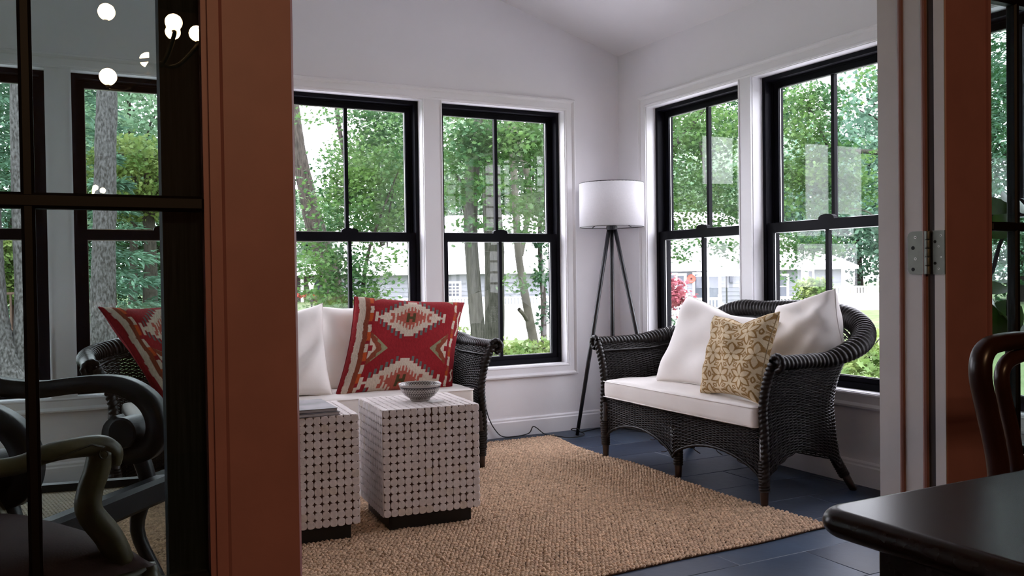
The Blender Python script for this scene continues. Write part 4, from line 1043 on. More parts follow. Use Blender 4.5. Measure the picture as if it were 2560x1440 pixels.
def bigleaf(c, d, up, L, W):
    c, d, up = map(lambda q: np.array(q, float), (c, d, up)); d /= np.linalg.norm(d); s = np.cross(d, up); s /= np.linalg.norm(s); up = np.cross(s, d); V = []; n = 7
    for i in range(n):
        t = i/(n-1); wd = W*math.sin(math.pi*min(1, t*.93+.05))**.8*(1 if i < n-1 else .02)
        m = c+d*L*t-up*.25*L*t*t
        V += [m-s*wd+up*.18*wd, m, m+s*wd+up*.18*wd]
    F = [(i*3+j, i*3+j+1, i*3+j+4, i*3+j+3) for i in range(n-1) for j in (0, 1)]
    MB().add(V, F).build('leaf', m_plant, pl, True, off=pl.location)
for c, d, L, W in ((ony(2535, 520, -2.9), (-1, .25, .12), .17, .045), (ony(2540, 545, -2.9), (-.9, -.2, -.25), .17, .05), (ony(2548, 530, -2.88), (.7, .2, .3), .14, .04), (ony(2505, 500, -2.92), (.8, .1, .1), .12, .035),
                   (ony(2520, 722, -2.9), (-.9, .1, .1), .13, .030), (ony(2545, 760, -2.88), (-.95, -.1, -.5), .20, .06), (ony(2540, 800, -2.92), (-.9, .1, -.35), .17, .05), (ony(2480, 760, -2.9), (.9, .2, -.3), .16, .055), (ony(2490, 840, -2.9), (.8, -.2, .15), .18, .055)):
    bigleaf(c, d, (0, -.75, .66), L, W)
# ================================================================== THE GARDEN AND THE NEIGHBOURS
def gz(u, v): return float(ground_z(np.array(u, float), np.array(v, float)) + 1.0*sstep(6, 11, u)*sstep(10, 30, v))
gu, gv = np.meshgrid(np.linspace(-70, 70, 71), np.r_[np.linspace(-30, 12, 12), np.linspace(14, 60, 36), np.linspace(65, 110, 8)], indexing='ij')
zg = ground_z(gu, gv) + 1.0*sstep(6, 11, gu)*sstep(10, 30, gv)
P = np.stack([CAM[0]+ER[0]*gu+EF[0]*gv, CAM[1]+ER[1]*gu+EF[1]*gv, zg], -1)
idx = np.arange(gu.size).reshape(gu.shape)
F = np.stack([idx[:-1, :-1], idx[:-1, 1:], idx[1:, 1:], idx[1:, :-1]], -1).reshape(-1, 4)[:, ::-1]
g_ = ob_np('ground', P.reshape(-1, 3), F, m_lawn, None, True); g_['kind'] = 'structure'

tr_ = MB(); tr_.box((WT, YF+.2, -.47), (4.2, 4.0, -.40)); tr_.box((XL-1, WT, -.47), (WT, 4.0, -.40))  # unseen pale slab added to bounce light up through the windows
sbuild(tr_, 'bounce_slab', mat('pale_bounce', (.46, .45, .46), .9, .2, var=.06, vscale=4))
# ---- leaves
def fan(ang_r):
    pts = [(r*math.sin(math.radians(a)), r*math.cos(math.radians(a))) for a, r in ang_r]
    pts = pts + [(-x, y) for x, y in pts[::-1] if abs(x) > 1e-6]
    V = np.array([(0, 0, .05)]+[(x, y, -.10*(x*x+y*y)) for x, y in pts]); n = len(pts)
    return V, np.array([(0, 1+i, 1+(i+1) % n) for i in range(n)])
MAPLE = fan([(0, 1.0), (20, .46), (42, .88), (62, .42), (88, .66), (125, .34), (165, .30)])
CLUMP = fan([(0, 1.0), (30, .45), (62, .95), (95, .5), (130, .8), (165, .35)])
FARLEAF = (np.array([(0, -.9, -.05), (.62, .05, .04), (0, 1, -.08), (-.62, .05, .04)]), np.array([(0, 1, 2), (0, 2, 3)]))
NEED = (np.array([(0, 0, 0), (.16, .35, .03), (.05, 1, -.12), (-.05, 1, -.12), (-.16, .35, .03), (0, .4, -.09)]), np.array([(0, 1, 5), (1, 2, 5), (2, 3, 5), (3, 4, 5), (4, 0, 5)]))
def place(tmpl, C, size, X=None, up=None, tilt=.5):
    """leaves at C with random heading; normals scattered about 'up'"""
    n = len(C); V0, F0 = tmpl
    nn = np.array([0, 0, 1.0])[None]*np.ones((n, 1)) if up is None else np.asarray(up, float)
    nn = nn + rng.normal(0, tilt, (n, 3)); nn /= np.linalg.norm(nn, axis=1, keepdims=True)
    d = rng.normal(0, 1, (n, 3)) if X is None else np.asarray(X, float)+rng.normal(0, .25, (n, 3))
    d -= nn*(d*nn).sum(1, keepdims=True); d /= np.linalg.norm(d, axis=1, keepdims=True); s = np.cross(d, nn)
    sz = size*rng.uniform(.7, 1.15, (n, 1, 1))
    V = C[:, None]+sz*(V0[None, :, 0, None]*s[:, None]+V0[None, :, 1, None]*d[:, None]+V0[None, :, 2, None]*nn[:, None])
    F = F0[None]+(np.arange(n)*len(V0))[:, None, None]
    return V.reshape(-1, 3), F.reshape(-1, 3)
def sprays(c, r, n, per, rs=(.30, .30, .07)):
    q = rng.normal(0, 1, (n, 3)); q /= np.linalg.norm(q, axis=1, keepdims=True); q *= rng.uniform(.15, 1, (n, 1))**.45
    q = np.asarray(c)+q*np.asarray(r)
    return (q[:, None]+rng.normal(0, 1, (n, per, 3))*np.asarray(rs)).reshape(-1, 3)
def trunk_mesh(pts, rad, n=16, seg=40, rough=.07, furrow=.05):
    P = spline(pts, seg); R = np.interp(np.linspace(0, 1, seg), np.linspace(0, 1, len(rad)), rad)
    T = np.gradient(P, axis=0); T /= np.linalg.norm(T, axis=1)[:, None]; V = []
    up = np.array([1., 0, 0]); Nn = np.cross(up, T[0]); Nn /= np.linalg.norm(Nn)
    ph = rng.uniform(0, 6, 6)
    for i in range(seg):
        Nn = Nn-T[i]*(Nn@T[i]); Nn /= np.linalg.norm(Nn); B = np.cross(T[i], Nn); a = 2*np.pi*np.arange(n)/n
        k = 1+rough*np.sin(2*a+i*.21+ph[0])+rough*.6*np.sin(3*a-i*.35+ph[1])+furrow*rng.uniform(-1, 1, n)
        V.append(P[i]+(R[i]*k)[:, None]*(np.cos(a)[:, None]*Nn+np.sin(a)[:, None]*B))
    idx = np.arange(seg*n).reshape(seg, n)
    F = np.stack([idx[:-1], np.roll(idx[:-1], -1, 1), np.roll(idx[1:], -1, 1), idx[1:]], -1).reshape(-1, 4)
    return np.concatenate(V), F
def tree(name, label, trunk, rad, bark, branches=(), blobs=(), leaf=None, lm=None, size=.05, per=12, rs=(.30, .30, .07), tilt=.5, loose=0, group=None, seg=40, n=16, rough=.05, furrow=.04, tmpl=None, crown=None):
    trunk = [np.array(p, float) for p in trunk]; base = trunk[0]
    t = thing(name, label, 'tree', tuple(base), 0, group)
    V, F = trunk_mesh(trunk, rad, n, seg, rough, furrow); ob_np('trunk', V, F, bark, t, True, off=base)
    for pts, r in branches:
        V, F = trunk_mesh(pts, r, 7, 14, .05, .03); ob_np('branch', V, F, bark, t, True, off=base)
    if blobs:
        C = np.concatenate([sprays(c, r, int(k*(1.6 if loose and k > 20 else 1)), per, rs) for c, r, k in blobs])
        if loose:                                    # the leaves that show largest: parts of their own
            dd = np.linalg.norm(C-CAM, axis=1); pick = np.argsort(dd)[:loose*6:6]
            ms = [me_np('leaf', V0_*size, MAPLE[1], lm) for V0_ in (MAPLE[0], MAPLE[0]*[.9, 1.1, 1.6], MAPLE[0]*[1.1, .9, .6])]
            for i in pick:
                o = bpy.data.objects.new('leaf', ms[random.randrange(3)]); o.location = C[i]-base; o.rotation_euler = (random.gauss(0, tilt), random.gauss(0, tilt), random.uniform(0, 6.28)); link(o, t)
            C = np.delete(C, pick, 0)
        V, F = place(tmpl or MAPLE, C, size, tilt=tilt)
        if crown:                                    # the rest of the crown, above the windows' view
            C2 = sprays(base+np.array([crown[0], crown[1], crown[2]]), crown[3], 700, 8, (.35, .35, .10)); V2, F2 = place(CLUMP, C2, .17, tilt=tilt)
            V, F = np.concatenate([V, V2]), np.concatenate([F, F2+len(V)])
        f_ = ob_np('foliage', V, F, lm, t, off=base); f_['kind'] = 'stuff'
    return t
def gat(px, Z, dz=0):                                # on the lawn below a pixel column
    p = at(px, 690, Z); u, v = uv_of(p); return np.array([p[0], p[1], gz(u, v)-.1+dz])

# ---- trees close to the back windows
def A(px, py, Z): return at(px, py, Z)
tree('maple_tree', 'leaning dark maple trunk with a thin bright green crown, left of the back windows',
     [gat(845, 14), A(835, 720, 14), A(805, 620, 14), A(782, 545, 14), A(757, 430, 14), A(741, 330, 14), A(733, 250, 14), A(720, 100, 14)], [.16, .15, .145, .14, .12, .105, .09, .08], m_barkd,
     branches=[([A(905, 760, 12.5), A(912, 680, 12.5), A(930, 600, 12.5), A(975, 480, 12.5), A(1000, 420, 12.5)], [.03, .03, .02, .012, .008]), ([A(968, 620, 12.6), A(972, 540, 12.6), A(985, 470, 12.6)], [.012, .01, .008]),
               ([A(870, 520, 12.8), A(868, 430, 12.8), A(850, 330, 12.8), A(838, 240, 12.8)], [.035, .04, .035, .03])],
     blobs=[(A(930, 400, 12.5), (.62, .6, .42), 90), (A(960, 300, 12.5), (.55, .6, .30), 70), (A(900, 520, 12.5), (.65, .6, .40), 80), (A(980, 540, 12.8), (.35, .5, .45), 34),
            (A(850, 470, 12.8), (.35, .4, .3), 26), (A(835, 660, 12.3), (.55, .5, .28), 60), (A(860, 740, 12.3), (.55, .5, .30), 64), (A(925, 700, 12.0), (.26, .4, .28), 20), (A(800, 590, 12.6), (.4, .4, .15), 18), (A(800, 285, 12.8), (.5, .4, .12), 16), (A(1000, 640, 11.8), (.22, .3, .10), 6)],
     leaf=1, lm=m_leaf, size=.055, per=12, rs=(.16, .16, .05), tilt=.55, loose=150)
tree('maple_tree', 'big maple with large star leaves in front of the rightmost back window',
     [gat(1186, 11.5), A(1196, 860, 11.5), A(1188, 760, 11.5), A(1180, 640, 11.5), A(1177, 540, 11.5), A(1180, 430, 11.5), A(1200, 330, 11.5), A(1215, 180, 11.5)], [.105, .098, .098, .088, .088, .09, .10, .10], m_bark,
     branches=[([A(1178, 540, 11.5), A(1160, 470, 11.3), A(1125, 420, 11.2)], [.04, .03, .02])],
     blobs=[(A(1160, 380, 10.6), (.36, .4, .30), 44), (A(1230, 350, 10.6), (.38, .4, .22), 44), (A(1320, 360, 10.8), (.42, .4, .30), 60), (A(1350, 500, 11.0), (.32, .4, .40), 60), (A(1130, 480, 10.8), (.16, .3, .22), 14),
            (A(1190, 470, 10.7), (.26, .3, .16), 22), (A(1170, 560, 11.0), (.12, .2, .20), 10), (A(1290, 580, 11.4), (.30, .3, .12), 16), (A(1240, 260, 10.8), (1.0, .5, .25), 60), (A(1300, 700, 11.8), (.10, .2, .22), 9)],
     leaf=1, lm=m_leaf, size=.056, per=11, rs=(.13, .13, .045), tilt=.6, loose=280)
tree('bare_tree', 'straight dark bare trunk standing just right of the big maple, by the window muntin',
     [gat(1238, 12.6), A(1237, 880, 12.6), A(1236, 740, 12.6), A(1236, 620, 12.6), A(1228, 480, 12.6), A(1226, 360, 12.6), A(1220, 200, 12.6)], [.16, .148, .142, .135, .125, .12, .115], m_bark)
tree('slim_tree', 'slim pale leaning trunk with a short broken branch stub, right of the dark bare trunk',
     [gat(1350, 12.3), A(1341, 885, 12.3), A(1324, 800, 12.3), A(1307, 707, 12.3), A(1295, 625, 12.3), A(1291, 540, 12.3), A(1282, 400, 12.3), A(1265, 250, 12.3)], [.075, .068, .06, .055, .052, .05, .045, .04], m_barkl,
     branches=[([A(1318, 800, 12.3), A(1308, 785, 12.1), A(1297, 773, 12.0)], [.035, .028, .026]), ([A(1302, 640, 12.6), A(1322, 520, 12.6), A(1319, 440, 12.6), A(1300, 375, 12.6), A(1278, 310, 12.6), A(1262, 220, 12.6)], [.035, .045, .052, .055, .055, .05])])
tree('ivy_tree', 'thin trunk wrapped in dark ivy at the right edge of the back window',
     [gat(1362, 11.6), A(1360, 860, 11.6), A(1358, 740, 11.6), A(1350, 620, 11.6), A(1352, 450, 11.6)], [.04, .04, .035, .03, .025], m_barkd,
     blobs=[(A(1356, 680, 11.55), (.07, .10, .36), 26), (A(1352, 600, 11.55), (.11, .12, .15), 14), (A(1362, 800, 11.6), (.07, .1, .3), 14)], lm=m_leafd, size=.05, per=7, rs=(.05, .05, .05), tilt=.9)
def shrub(name, label, blobs, lm, size, per=10, rs=(.10, .10, .06), tilt=.7, stems=6, tmpl=None, cat='shrub'):
    c0 = np.array(blobs[0][0], float); u, v = uv_of(c0); b = np.array([c0[0], c0[1], gz(u, v)]); t = thing(name, label, cat, tuple(b))
    mb = MB()
    for k in range(stems):
        c, r, _ = blobs[k % len(blobs)]; e = np.array(c)+rng.normal(0, .5, 3)*np.array(r)
        MB().tube(spline([b+rng.normal(0, .06, 3)*[1, 1, 0], (b*.5+e*.5)+rng.normal(0, .05, 3), e], 8), np.linspace(.012, .005, 8), 5).build('stem', m_barkd, t, True, off=b)
    C = np.concatenate([sprays(c, r, k, per, rs) for c, r, k in blobs]); V, F = place(tmpl or CLUMP, C, size, tilt=tilt)
    o = ob_np('foliage', V, F, lm, t, off=b); o['kind'] = 'stuff'; return t
shrub('leafy_shrub', 'low bright shrub at the foot of the slim pale trunk', [(A(1300, 880, 11.3), (.30, .3, .10), 26), (A(1350, 885, 11.2), (.22, .3, .12), 18), (A(1265, 895, 11.0), (.25, .3, .08), 14)], m_leafy, .05)
shrub('leafy_shrub', 'small round shrub left of the big maple trunk, above the sofa arm', [(A(1152, 838, 13), (.14, .2, .13), 14)], m_leafy, .05)

# ---- trees seen through the right windows
tree('maple_tree', 'maple whose low branches hang before the pale neighbour house, by the lamp',
     [gat(1600, 13.5), A(1598, 760, 13.5), A(1600, 560, 13.5), A(1608, 380, 13.5), A(1620, 150, 13.5)], [.17, .16, .15, .14, .12], m_bark,
     branches=[([A(1604, 430, 13.5), A(1670, 380, 13.2), A(1740, 300, 13), A(1800, 200, 13)], [.06, .045, .03, .02]), ([A(1745, 330, 13), A(1760, 420, 12.9), A(1775, 520, 12.9)], [.02, .016, .01])],
     blobs=[(A(1700, 330, 13), (.45, .5, .5), 70), (A(1790, 330, 13.2), (.45, .5, .55), 84), (A(1720, 480, 13.2), (.5, .5, .45), 84), (A(1820, 480, 13.4), (.4, .5, .45), 64), (A(1700, 570, 13.4), (.4, .4, .2), 26), (A(1820, 560, 13.4), (.4, .4, .2), 24),
            (A(1690, 618, 12.6), (.20, .25, .06), 9), (A(1760, 612, 12.6), (.22, .25, .07), 12), (A(1822, 622, 12.6), (.2, .25, .10), 14), (A(1682, 645, 12.5), (.13, .2, .06), 6), (A(1840, 652, 12.6), (.08, .2, .06), 3)],
     leaf=1, lm=m_leaf, size=.050, per=11, rs=(.12, .12, .045), tilt=.6, loose=200)
tree('maple_tree', 'maple with a bending branch in the large right window, above the white pillow',
     [gat(2330, 12.5), A(2320, 760, 12.5), A(2310, 500, 12.5), A(2290, 250, 12.5), A(2280, 50, 12.5)], [.17, .16, .14, .12, .10], m_bark,
     branches=[([A(2300, 400, 12.5), A(2190, 380, 12.3), A(2080, 370, 12.2), A(2040, 300, 12.2), A(2000, 240, 12.2)], [.05, .035, .028, .022, .015]), ([A(2200, 560, 12), A(2170, 530, 12), A(2120, 520, 12)], [.014, .01, .006])],
     blobs=[(A(2010, 300, 12.2), (.42, .5, .45), 84), (A(2080, 420, 12.3), (.55, .5, .40), 92), (A(1990, 440, 12.4), (.40, .5, .35), 54), (A(2060, 240, 12.3), (.35, .4, .2), 26), (A(2030, 520, 12.4), (.55, .5, .14), 34), (A(2190, 200, 12.0), (.20, .3, .22), 18), (A(2150, 480, 12.6), (.30, .4, .3), 30),
            (A(1985, 610, 12.3), (.35, .4, .13), 24), (A(2050, 615, 12.3), (.4, .4, .12), 26), (A(1965, 640, 12), (.12, .2, .05), 4), (A(2000, 650, 12), (.10, .2, .06), 4), (A(1960, 690, 12), (.10, .2, .10), 6)],
     leaf=1, lm=m_leaf, size=.052, per=11, rs=(.13, .13, .045), tilt=.6, loose=200)
shrub('leafy_shrub', 'broad leaved green shrub low outside, behind the loveseat right arm', [(A(2160, 905, 9.5), (.28, .3, .16), 30), (A(2230, 900, 9.5), (.3, .3, .2), 24), (A(2110, 930, 9.3), (.2, .3, .1), 12)], m_leafy, .065, 8, (.10, .10, .06))
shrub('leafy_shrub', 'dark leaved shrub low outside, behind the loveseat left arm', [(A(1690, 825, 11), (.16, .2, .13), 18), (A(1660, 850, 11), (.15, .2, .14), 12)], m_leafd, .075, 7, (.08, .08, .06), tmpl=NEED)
shrub('japanese_maple', 'small red leaved maple in front of the neighbour house door', [(A(1672, 715, 30), (.42, .4, .42), 44), (A(1690, 745, 30), (.42, .4, .26), 26), (A(1668, 765, 30), (.5, .4, .3), 24)], m_leafr, .11, 8, (.16, .16, .08), cat='tree')
shrub('round_bush', 'yellow green round bush beside the neighbour house column', [(A(2038, 722, 31), (.62, .5, .36), 70), (A(2030, 745, 31), (.7, .5, .2), 30)], m_leafy, .11, 9, (.13, .13, .09))

# ---- trees on the left, seen through the door glass
tree('pine_tree', 'thick grey pine trunk with flaky bark, seen through the left door glass',
     [gat(262, 12), A(262, 955, 12), A(259, 880, 12), A(257, 760, 12), A(260, 620, 12), A(262, 500, 12), A(264, 360, 12), A(268, 230, 12), A(272, 60, 12)], [.27, .215, .175, .155, .148, .142, .136, .126, .115], m_pine, n=48, seg=150, rough=.03, furrow=.045,
     branches=[([A(274, 80, 12), A(320, 40, 12.4), A(380, -10, 13)], [.04, .03, .02])])
tree('twin_trunk_tree', 'grey twin trunked tree at the far left, behind the cane chair',
     [gat(35, 10.5), A(32, 965, 10.5), A(12, 900, 10.5), A(-8, 800, 10.5), A(-20, 640, 10.5), A(-30, 400, 10.5)], [.20, .18, .15, .13, .12, .10], m_pine, n=32, seg=80, rough=.03, furrow=.045,
     branches=[([gat(46, 10.6), A(46, 960, 10.6), A(50, 850, 10.6), A(54, 740, 10.6), A(46, 560, 10.6), A(40, 300, 10.6), A(38, 150, 10.6)], [.13, .11, .085, .08, .075, .07, .06])])
def conifer(label, base, h, r, n=900, lm=None, size=.42, droop=.35, z0=.06, group=None, name='conifer'):
    base = np.array(base, float); t = thing(name, label, 'tree', tuple(base), 0, group)
    V, F = trunk_mesh([base, base+[0, 0, h*.5], base+[.02*h, 0, h]], [r*.07, r*.05, .02], 8, 12); ob_np('trunk', V, F, m_barkd, t, True, off=base)
    q = rng.uniform(0, 1, n)**1.25; z = h*(z0+(1-z0)*q); lay = np.floor(z/.55)*.55+rng.normal(0, .06, n); R = r*(1-q)**.85*rng.uniform(.25, 1, n)**.5+.1
    a = rng.uniform(0, 2*np.pi, n); C = base+np.stack([R*np.cos(a), R*np.sin(a), lay-R*droop*.5], -1)
    d = np.stack([np.cos(a), np.sin(a), -droop*np.ones(n)], -1)
    V, F = place(NEED, C, size, X=d, tilt=.3); o = ob_np('foliage', V, F, lm or m_leafb, t, off=base); o['kind'] = 'stuff'; return t
def far_tree(label, px, Z, zc, rx, rz, n, lm, size=.30, name='tree', group=None, tr=.22):
    b = gat(px, Z); c = np.array([b[0], b[1], zc]); t = thing(name, label, 'tree', tuple(b), 0, group)
    V, F = trunk_mesh([b, (b+c)/2+rng.normal(0, .15, 3), c+[0, 0, rz*.5]], [tr, tr*.75, tr*.3], 8, 12); ob_np('trunk', V, F, m_barkd, t, True, off=b)
    for k in range(4):
        a = rng.uniform(0, 6.28); e = c+np.array([math.cos(a)*rx*.6, math.sin(a)*rx*.6, rng.uniform(-.2, .5)*rz])
        V, F = trunk_mesh([(b*.35+c*.65), (e+c)/2+[0, 0, .2], e], [tr*.4, tr*.25, tr*.1], 5, 6); ob_np('branch', V, F, m_barkd, t, True, off=b)
    C = sprays(c, (rx, rx, rz), n//3, 9, (rx*.12, rx*.12, rz*.05)); V, F = place(FARLEAF, C, size*.52, tilt=.75)
    o = ob_np('foliage', V, F, lm, t, off=b); o['kind'] = 'stuff'; return t
conifer('blue green spruce just right of the thick pine trunk', gat(282, 21), 4.6, 1.55, 3000, size=.22)
conifer('tall spruce with drooping branches left of the thick pine trunk', gat(150, 27), 13, 3.2, 7000, size=.30)
conifer('tall spruce at the far left edge, above the wooden deck', gat(-60, 24), 12, 3.0, 6000, size=.28)
far_tree('yellow green small tree above the wooden deck railing', 15, 20, 1.25, 1.0, .85, 1700, m_leafy, .13)
far_tree('pale green maple right of the thick pine trunk', 372, 26, 3.9, 1.7, 1.3, 2300, m_leafy, .17)
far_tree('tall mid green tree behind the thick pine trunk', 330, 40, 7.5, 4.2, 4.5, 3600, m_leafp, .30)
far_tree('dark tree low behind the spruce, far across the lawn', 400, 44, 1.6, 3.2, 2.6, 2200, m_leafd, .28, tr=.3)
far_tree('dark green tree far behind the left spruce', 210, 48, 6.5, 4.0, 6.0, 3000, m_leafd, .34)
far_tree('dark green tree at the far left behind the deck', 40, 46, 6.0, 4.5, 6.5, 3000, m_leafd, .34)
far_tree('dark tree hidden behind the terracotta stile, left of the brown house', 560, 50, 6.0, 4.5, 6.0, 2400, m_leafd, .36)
# woods behind the neighbour house
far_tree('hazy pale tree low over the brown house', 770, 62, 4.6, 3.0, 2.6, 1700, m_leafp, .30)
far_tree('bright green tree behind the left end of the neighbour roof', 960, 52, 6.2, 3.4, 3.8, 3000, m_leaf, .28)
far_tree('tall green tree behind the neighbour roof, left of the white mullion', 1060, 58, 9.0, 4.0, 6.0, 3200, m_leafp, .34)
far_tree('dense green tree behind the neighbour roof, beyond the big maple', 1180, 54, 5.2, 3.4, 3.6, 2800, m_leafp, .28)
far_tree('dark green tree behind the neighbour roof, beyond the ivy trunk', 1330, 54, 7.5, 4.2, 5.5, 3600, m_leaf, .32)
far_tree('tall tree behind the roof, hidden by the white corner and lamp', 1500, 56, 8.0, 4.4, 6.2, 3000, m_leafd, .36)
far_tree('blue green tree behind the roof in the narrow right window', 1690, 55, 7.0, 4.2, 5.2, 3600, m_leaf, .32)
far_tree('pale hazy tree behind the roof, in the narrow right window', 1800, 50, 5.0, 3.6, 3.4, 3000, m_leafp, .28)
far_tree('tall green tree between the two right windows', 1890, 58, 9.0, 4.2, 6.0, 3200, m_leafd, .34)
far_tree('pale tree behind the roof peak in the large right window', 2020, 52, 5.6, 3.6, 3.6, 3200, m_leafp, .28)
far_tree('feathery grey green tree at the right end of the neighbour house', 2150, 46, 4.8, 3.8, 4.6, 3800, m_leafb, .30)
far_tree('tall feathery tree beyond the right door jamb', 2280, 40, 6.0, 3.6, 5.5, 3200, m_leafb, .30)
conifer('hemlock with level branches, seen through the right door glass', gat(2590, 17), 12, 2.3, 9000, m_leafd, .15, .15, .2)
conifer('second hemlock further off, seen through the right door glass', gat(2640, 24), 14, 3.6, 9000, m_leafb, .19, .15, .12)
far_tree('dense dark tree at the far right, behind the hemlocks', 2560, 40, 5.0, 5.0, 6.5, 3600, m_leafd, .36)

# ---- wooden deck at the far left
dk = thing('wooden_deck', 'brown wooden garden deck with a slatted railing, at the far left', 'deck', tuple(A(10, 850, 19))); o_ = dk.location
pa, pb = A(-150, 838, 19), A(62, 838, 19); ax = (pb-pa)*[1, 1, 0]; ax /= np.linalg.norm(ax); dp = np.array([-ax[1], ax[0], 0]); zd = pa[2]
def dbox(u0, u1, v0, v1, z0, z1, nm, m, par, o=None):
    c = [pa+ax*u+dp*v for u, v in ((u0, v0), (u1, v0), (u1, v1), (u0, v1))]
    return MB().prism([np.array([p[0], p[1], z0]) for p in c], (0, 0, z1-z0), 2).build(nm, m, par, off=o_)
Ld = float(np.linalg.norm((pb-pa)[:2]))
for k in range(8): dbox(0, Ld, .02+.14*k, .15+.14*k, zd-.03, zd, 'deck_board', m_decklight, dk)
dbox(0, Ld, 0, .03, zd-.28, zd-.03, 'fascia', m_decklight, dk)
for k in range(int(Ld/.17)): dbox(k*.17, k*.17+.155, .05, .07, zd-.95, zd-.27, 'skirt_board', m_decklight, dk)
for v in (0.06, 1.15):
    zt_ = zd+(.90 if v < 1 else 1.12)
    dbox(0, Ld, v-.03, v+.03, zt_-.05, zt_, 'top_rail', m_deckwood, dk); dbox(0, Ld, v-.02, v+.02, zd+.08, zd+.12, 'bottom_rail', m_deckwood, dk)
    for k in range(int(Ld/.12)): dbox(k*.12+.04, k*.12+.075, v-.015, v+.015, zd+.1, zt_-.03, 'baluster', m_deckwood, dk)
    for u in (.0, Ld*.5, Ld-.09): dbox(u, u+.09, v-.045, v+.045, zd-.9, zt_+.03, 'post', m_deckwood, dk)

# ---- the neighbour's long white house
HV = 40.0
def house_root(name, label, v):
    t = thing(name, label, 'house', tuple(ext(0, v, 0)), -YAW); return t
hs = house_root('neighbour_house', 'long low white house with a pale hipped roof across the lawn', HV)
def H(px, py, v=HV): p = at(px, py, v); return uv_of(p)[0], float(p[2])
def hbox(px0, py0, px1, py1, y0, y1, nm, m, par, r=.004):
    (a, z1), (b, z0) = H(px0, py0), H(px1, py1); return MB().box((min(a, b), y0, min(z0, z1)), (max(a, b), y1, max(z0, z1))).build(nm, m, par)
uL, uR = H(850, 700)[0], H(2108, 700)[0]; ze = H(1500, 672)[1]; zf = -2.0
MB().box((uL, 0, zf), (uR, 8, ze)).build('wall', m_siding, hs)
nb_ = 17; bh = (ze-zf)/nb_
for k in range(nb_):
    z = zf+k*bh; MB().prism([(uL-.01, -.012, z+bh), (uL-.01, -.034, z), (uL-.01, 0, z), (uL-.01, 0, z+bh)], (uR-uL+.02, 0, 0), 0).build('siding_board', m_siding, hs)
ov = .5; rz = ze+2.75; i0, i1 = uL+4.6, uR-4.6
rv = [(uL-ov, -ov, ze), (uR+ov, -ov, ze), (uR+ov, 8+ov, ze), (uL-ov, 8+ov, ze), (i0, 4, rz), (i1, 4, rz)]
rv2 = [(x, y, z-.14) for x, y, z in rv[:4]]
MB().add(rv+rv2, [(0, 1, 5, 4), (1, 2, 5), (2, 3, 4, 5), (3, 0, 4), (6, 9, 8, 7), (0, 6, 7, 1), (1, 7, 8, 2), (2, 8, 9, 3), (3, 9, 6, 0)]).build('roof', m_roof, hs)
MB().box((uL-ov, -ov-.03, ze-.16), (uR+ov, -ov, ze-.01)).build('gutter', m_hwhite, hs)
MB().box((uL-.06, -.07, zf), (uL+.08, .05, ze)).build('corner_board', m_hwhite, hs); MB().box((uR-.1, -.07, zf), (uR+.06, .05, ze)).build('corner_board', m_hwhite, hs)
def hwindow(px0, py0, px1, py1, nx_, ny_, m=m_hglass, fw=.10):
    (a, z1), (b, z0) = H(px0, py0), H(px1, py1)
    mb = MB(); mb.box((a-fw, -.09, z0-fw), (a, -.01, z1+fw)); mb.box((b, -.09, z0-fw), (b+fw, -.01, z1+fw)); mb.box((a, -.09, z1), (b, -.01, z1+fw)); mb.box((a, -.09, z0-fw), (b, -.01, z0))
    w_ = mb.build('window_frame', m_hwhite, hs); MB().box((a, -.05, z0), (b, -.03, z1)).build('window_pane', m, w_)
    for i in range(1, nx_): x = a+(b-a)*i/nx_; MB().box((x-.02, -.075, z0), (x+.02, -.05, z1)).build('glazing_bar', m_hwhite, w_)
    for j in range(1, ny_): z = z0+(z1-z0)*j/ny_; MB().box((a, -.075, z-.02), (b, -.05, z+.02)).build('glazing_bar', m_hwhite, w_)
hwindow(1122, 709, 1148, 740, 3, 4); hwindow(2007, 678, 2029, 700, 1, 1); hwindow(1948, 690, 1966, 742, 1, 2, m_curtain)
hwindow(1668, 688, 1688, 760, 1, 1); hwindow(1692, 690, 1710, 762, 1, 1, m_curtain, .12)
hwindow(1736, 686, 1767, 768, 1, 1); hwindow(1770, 688, 1796, 768, 1, 1, m_curtain, .12); hwindow(1590, 690, 1630, 740, 2, 2)
(a, z) = H(1727, 697); MB().lathe([(.05, -.04), (.17, -.03), (.20, 0), (.17, .03), (.05, .04), (.05, -.04)], n=18).xf(Matrix.Translation((a, -.10, z)) @ Matrix.Rotation(math.pi/2, 4, 'X')).build('door_wreath', m_red, hs)
(a, z) = H(1827, 697); lt = MB().box((a-.08, -.16, z-.16), (a+.08, -.03, z+.12)); lt.prism([(a-.1, -.18, z+.12), (a+.1, -.18, z+.12), (a, -.1, z+.24)], (0, .14, 0), 1); lt.build('wall_lantern', m_hglass, hs)
hbox(1984, 672, 1993, 770, -1.6, -1.42, 'porch_column', m_hwhite, hs)
# deck of the neighbour with white railing
nd = thing('white_deck_railing', 'white balustrade of the neighbour deck, with a sloping stair rail', 'railing', tuple(ext(0, HV-3.2, 0)), -YAW)
HD = HV-3.2
def hd_(px, py): p = at(px, py, HD); return uv_of(p)[0], float(p[2])
(r0, zr), (r1, _) = hd_(1640, 746), hd_(1800, 746); (r2_, zr2), (r3, _) = hd_(1870, 742), hd_(1992, 742); zdk = zr-.92
def rail(a, b, zt_):
    MB().box((a, -.06, zt_-.10), (b, .06, zt_)).build('top_rail', m_hwhite, nd); MB().box((a, -.04, zt_-.86), (b, .04, zt_-.78)).build('bottom_rail', m_hwhite, nd)
    k = 0; x = a+.07
    while x < b: MB().box((x-.025, -.025, zt_-.80), (x+.025, .025, zt_-.08)).build('baluster', m_hwhite, nd); x += .14
    for x in (a, b, (a+b)/2): MB().box((x-.07, -.07, zt_-1.6), (x+.07, .07, zt_+.12)).build('post', m_hwhite, nd)
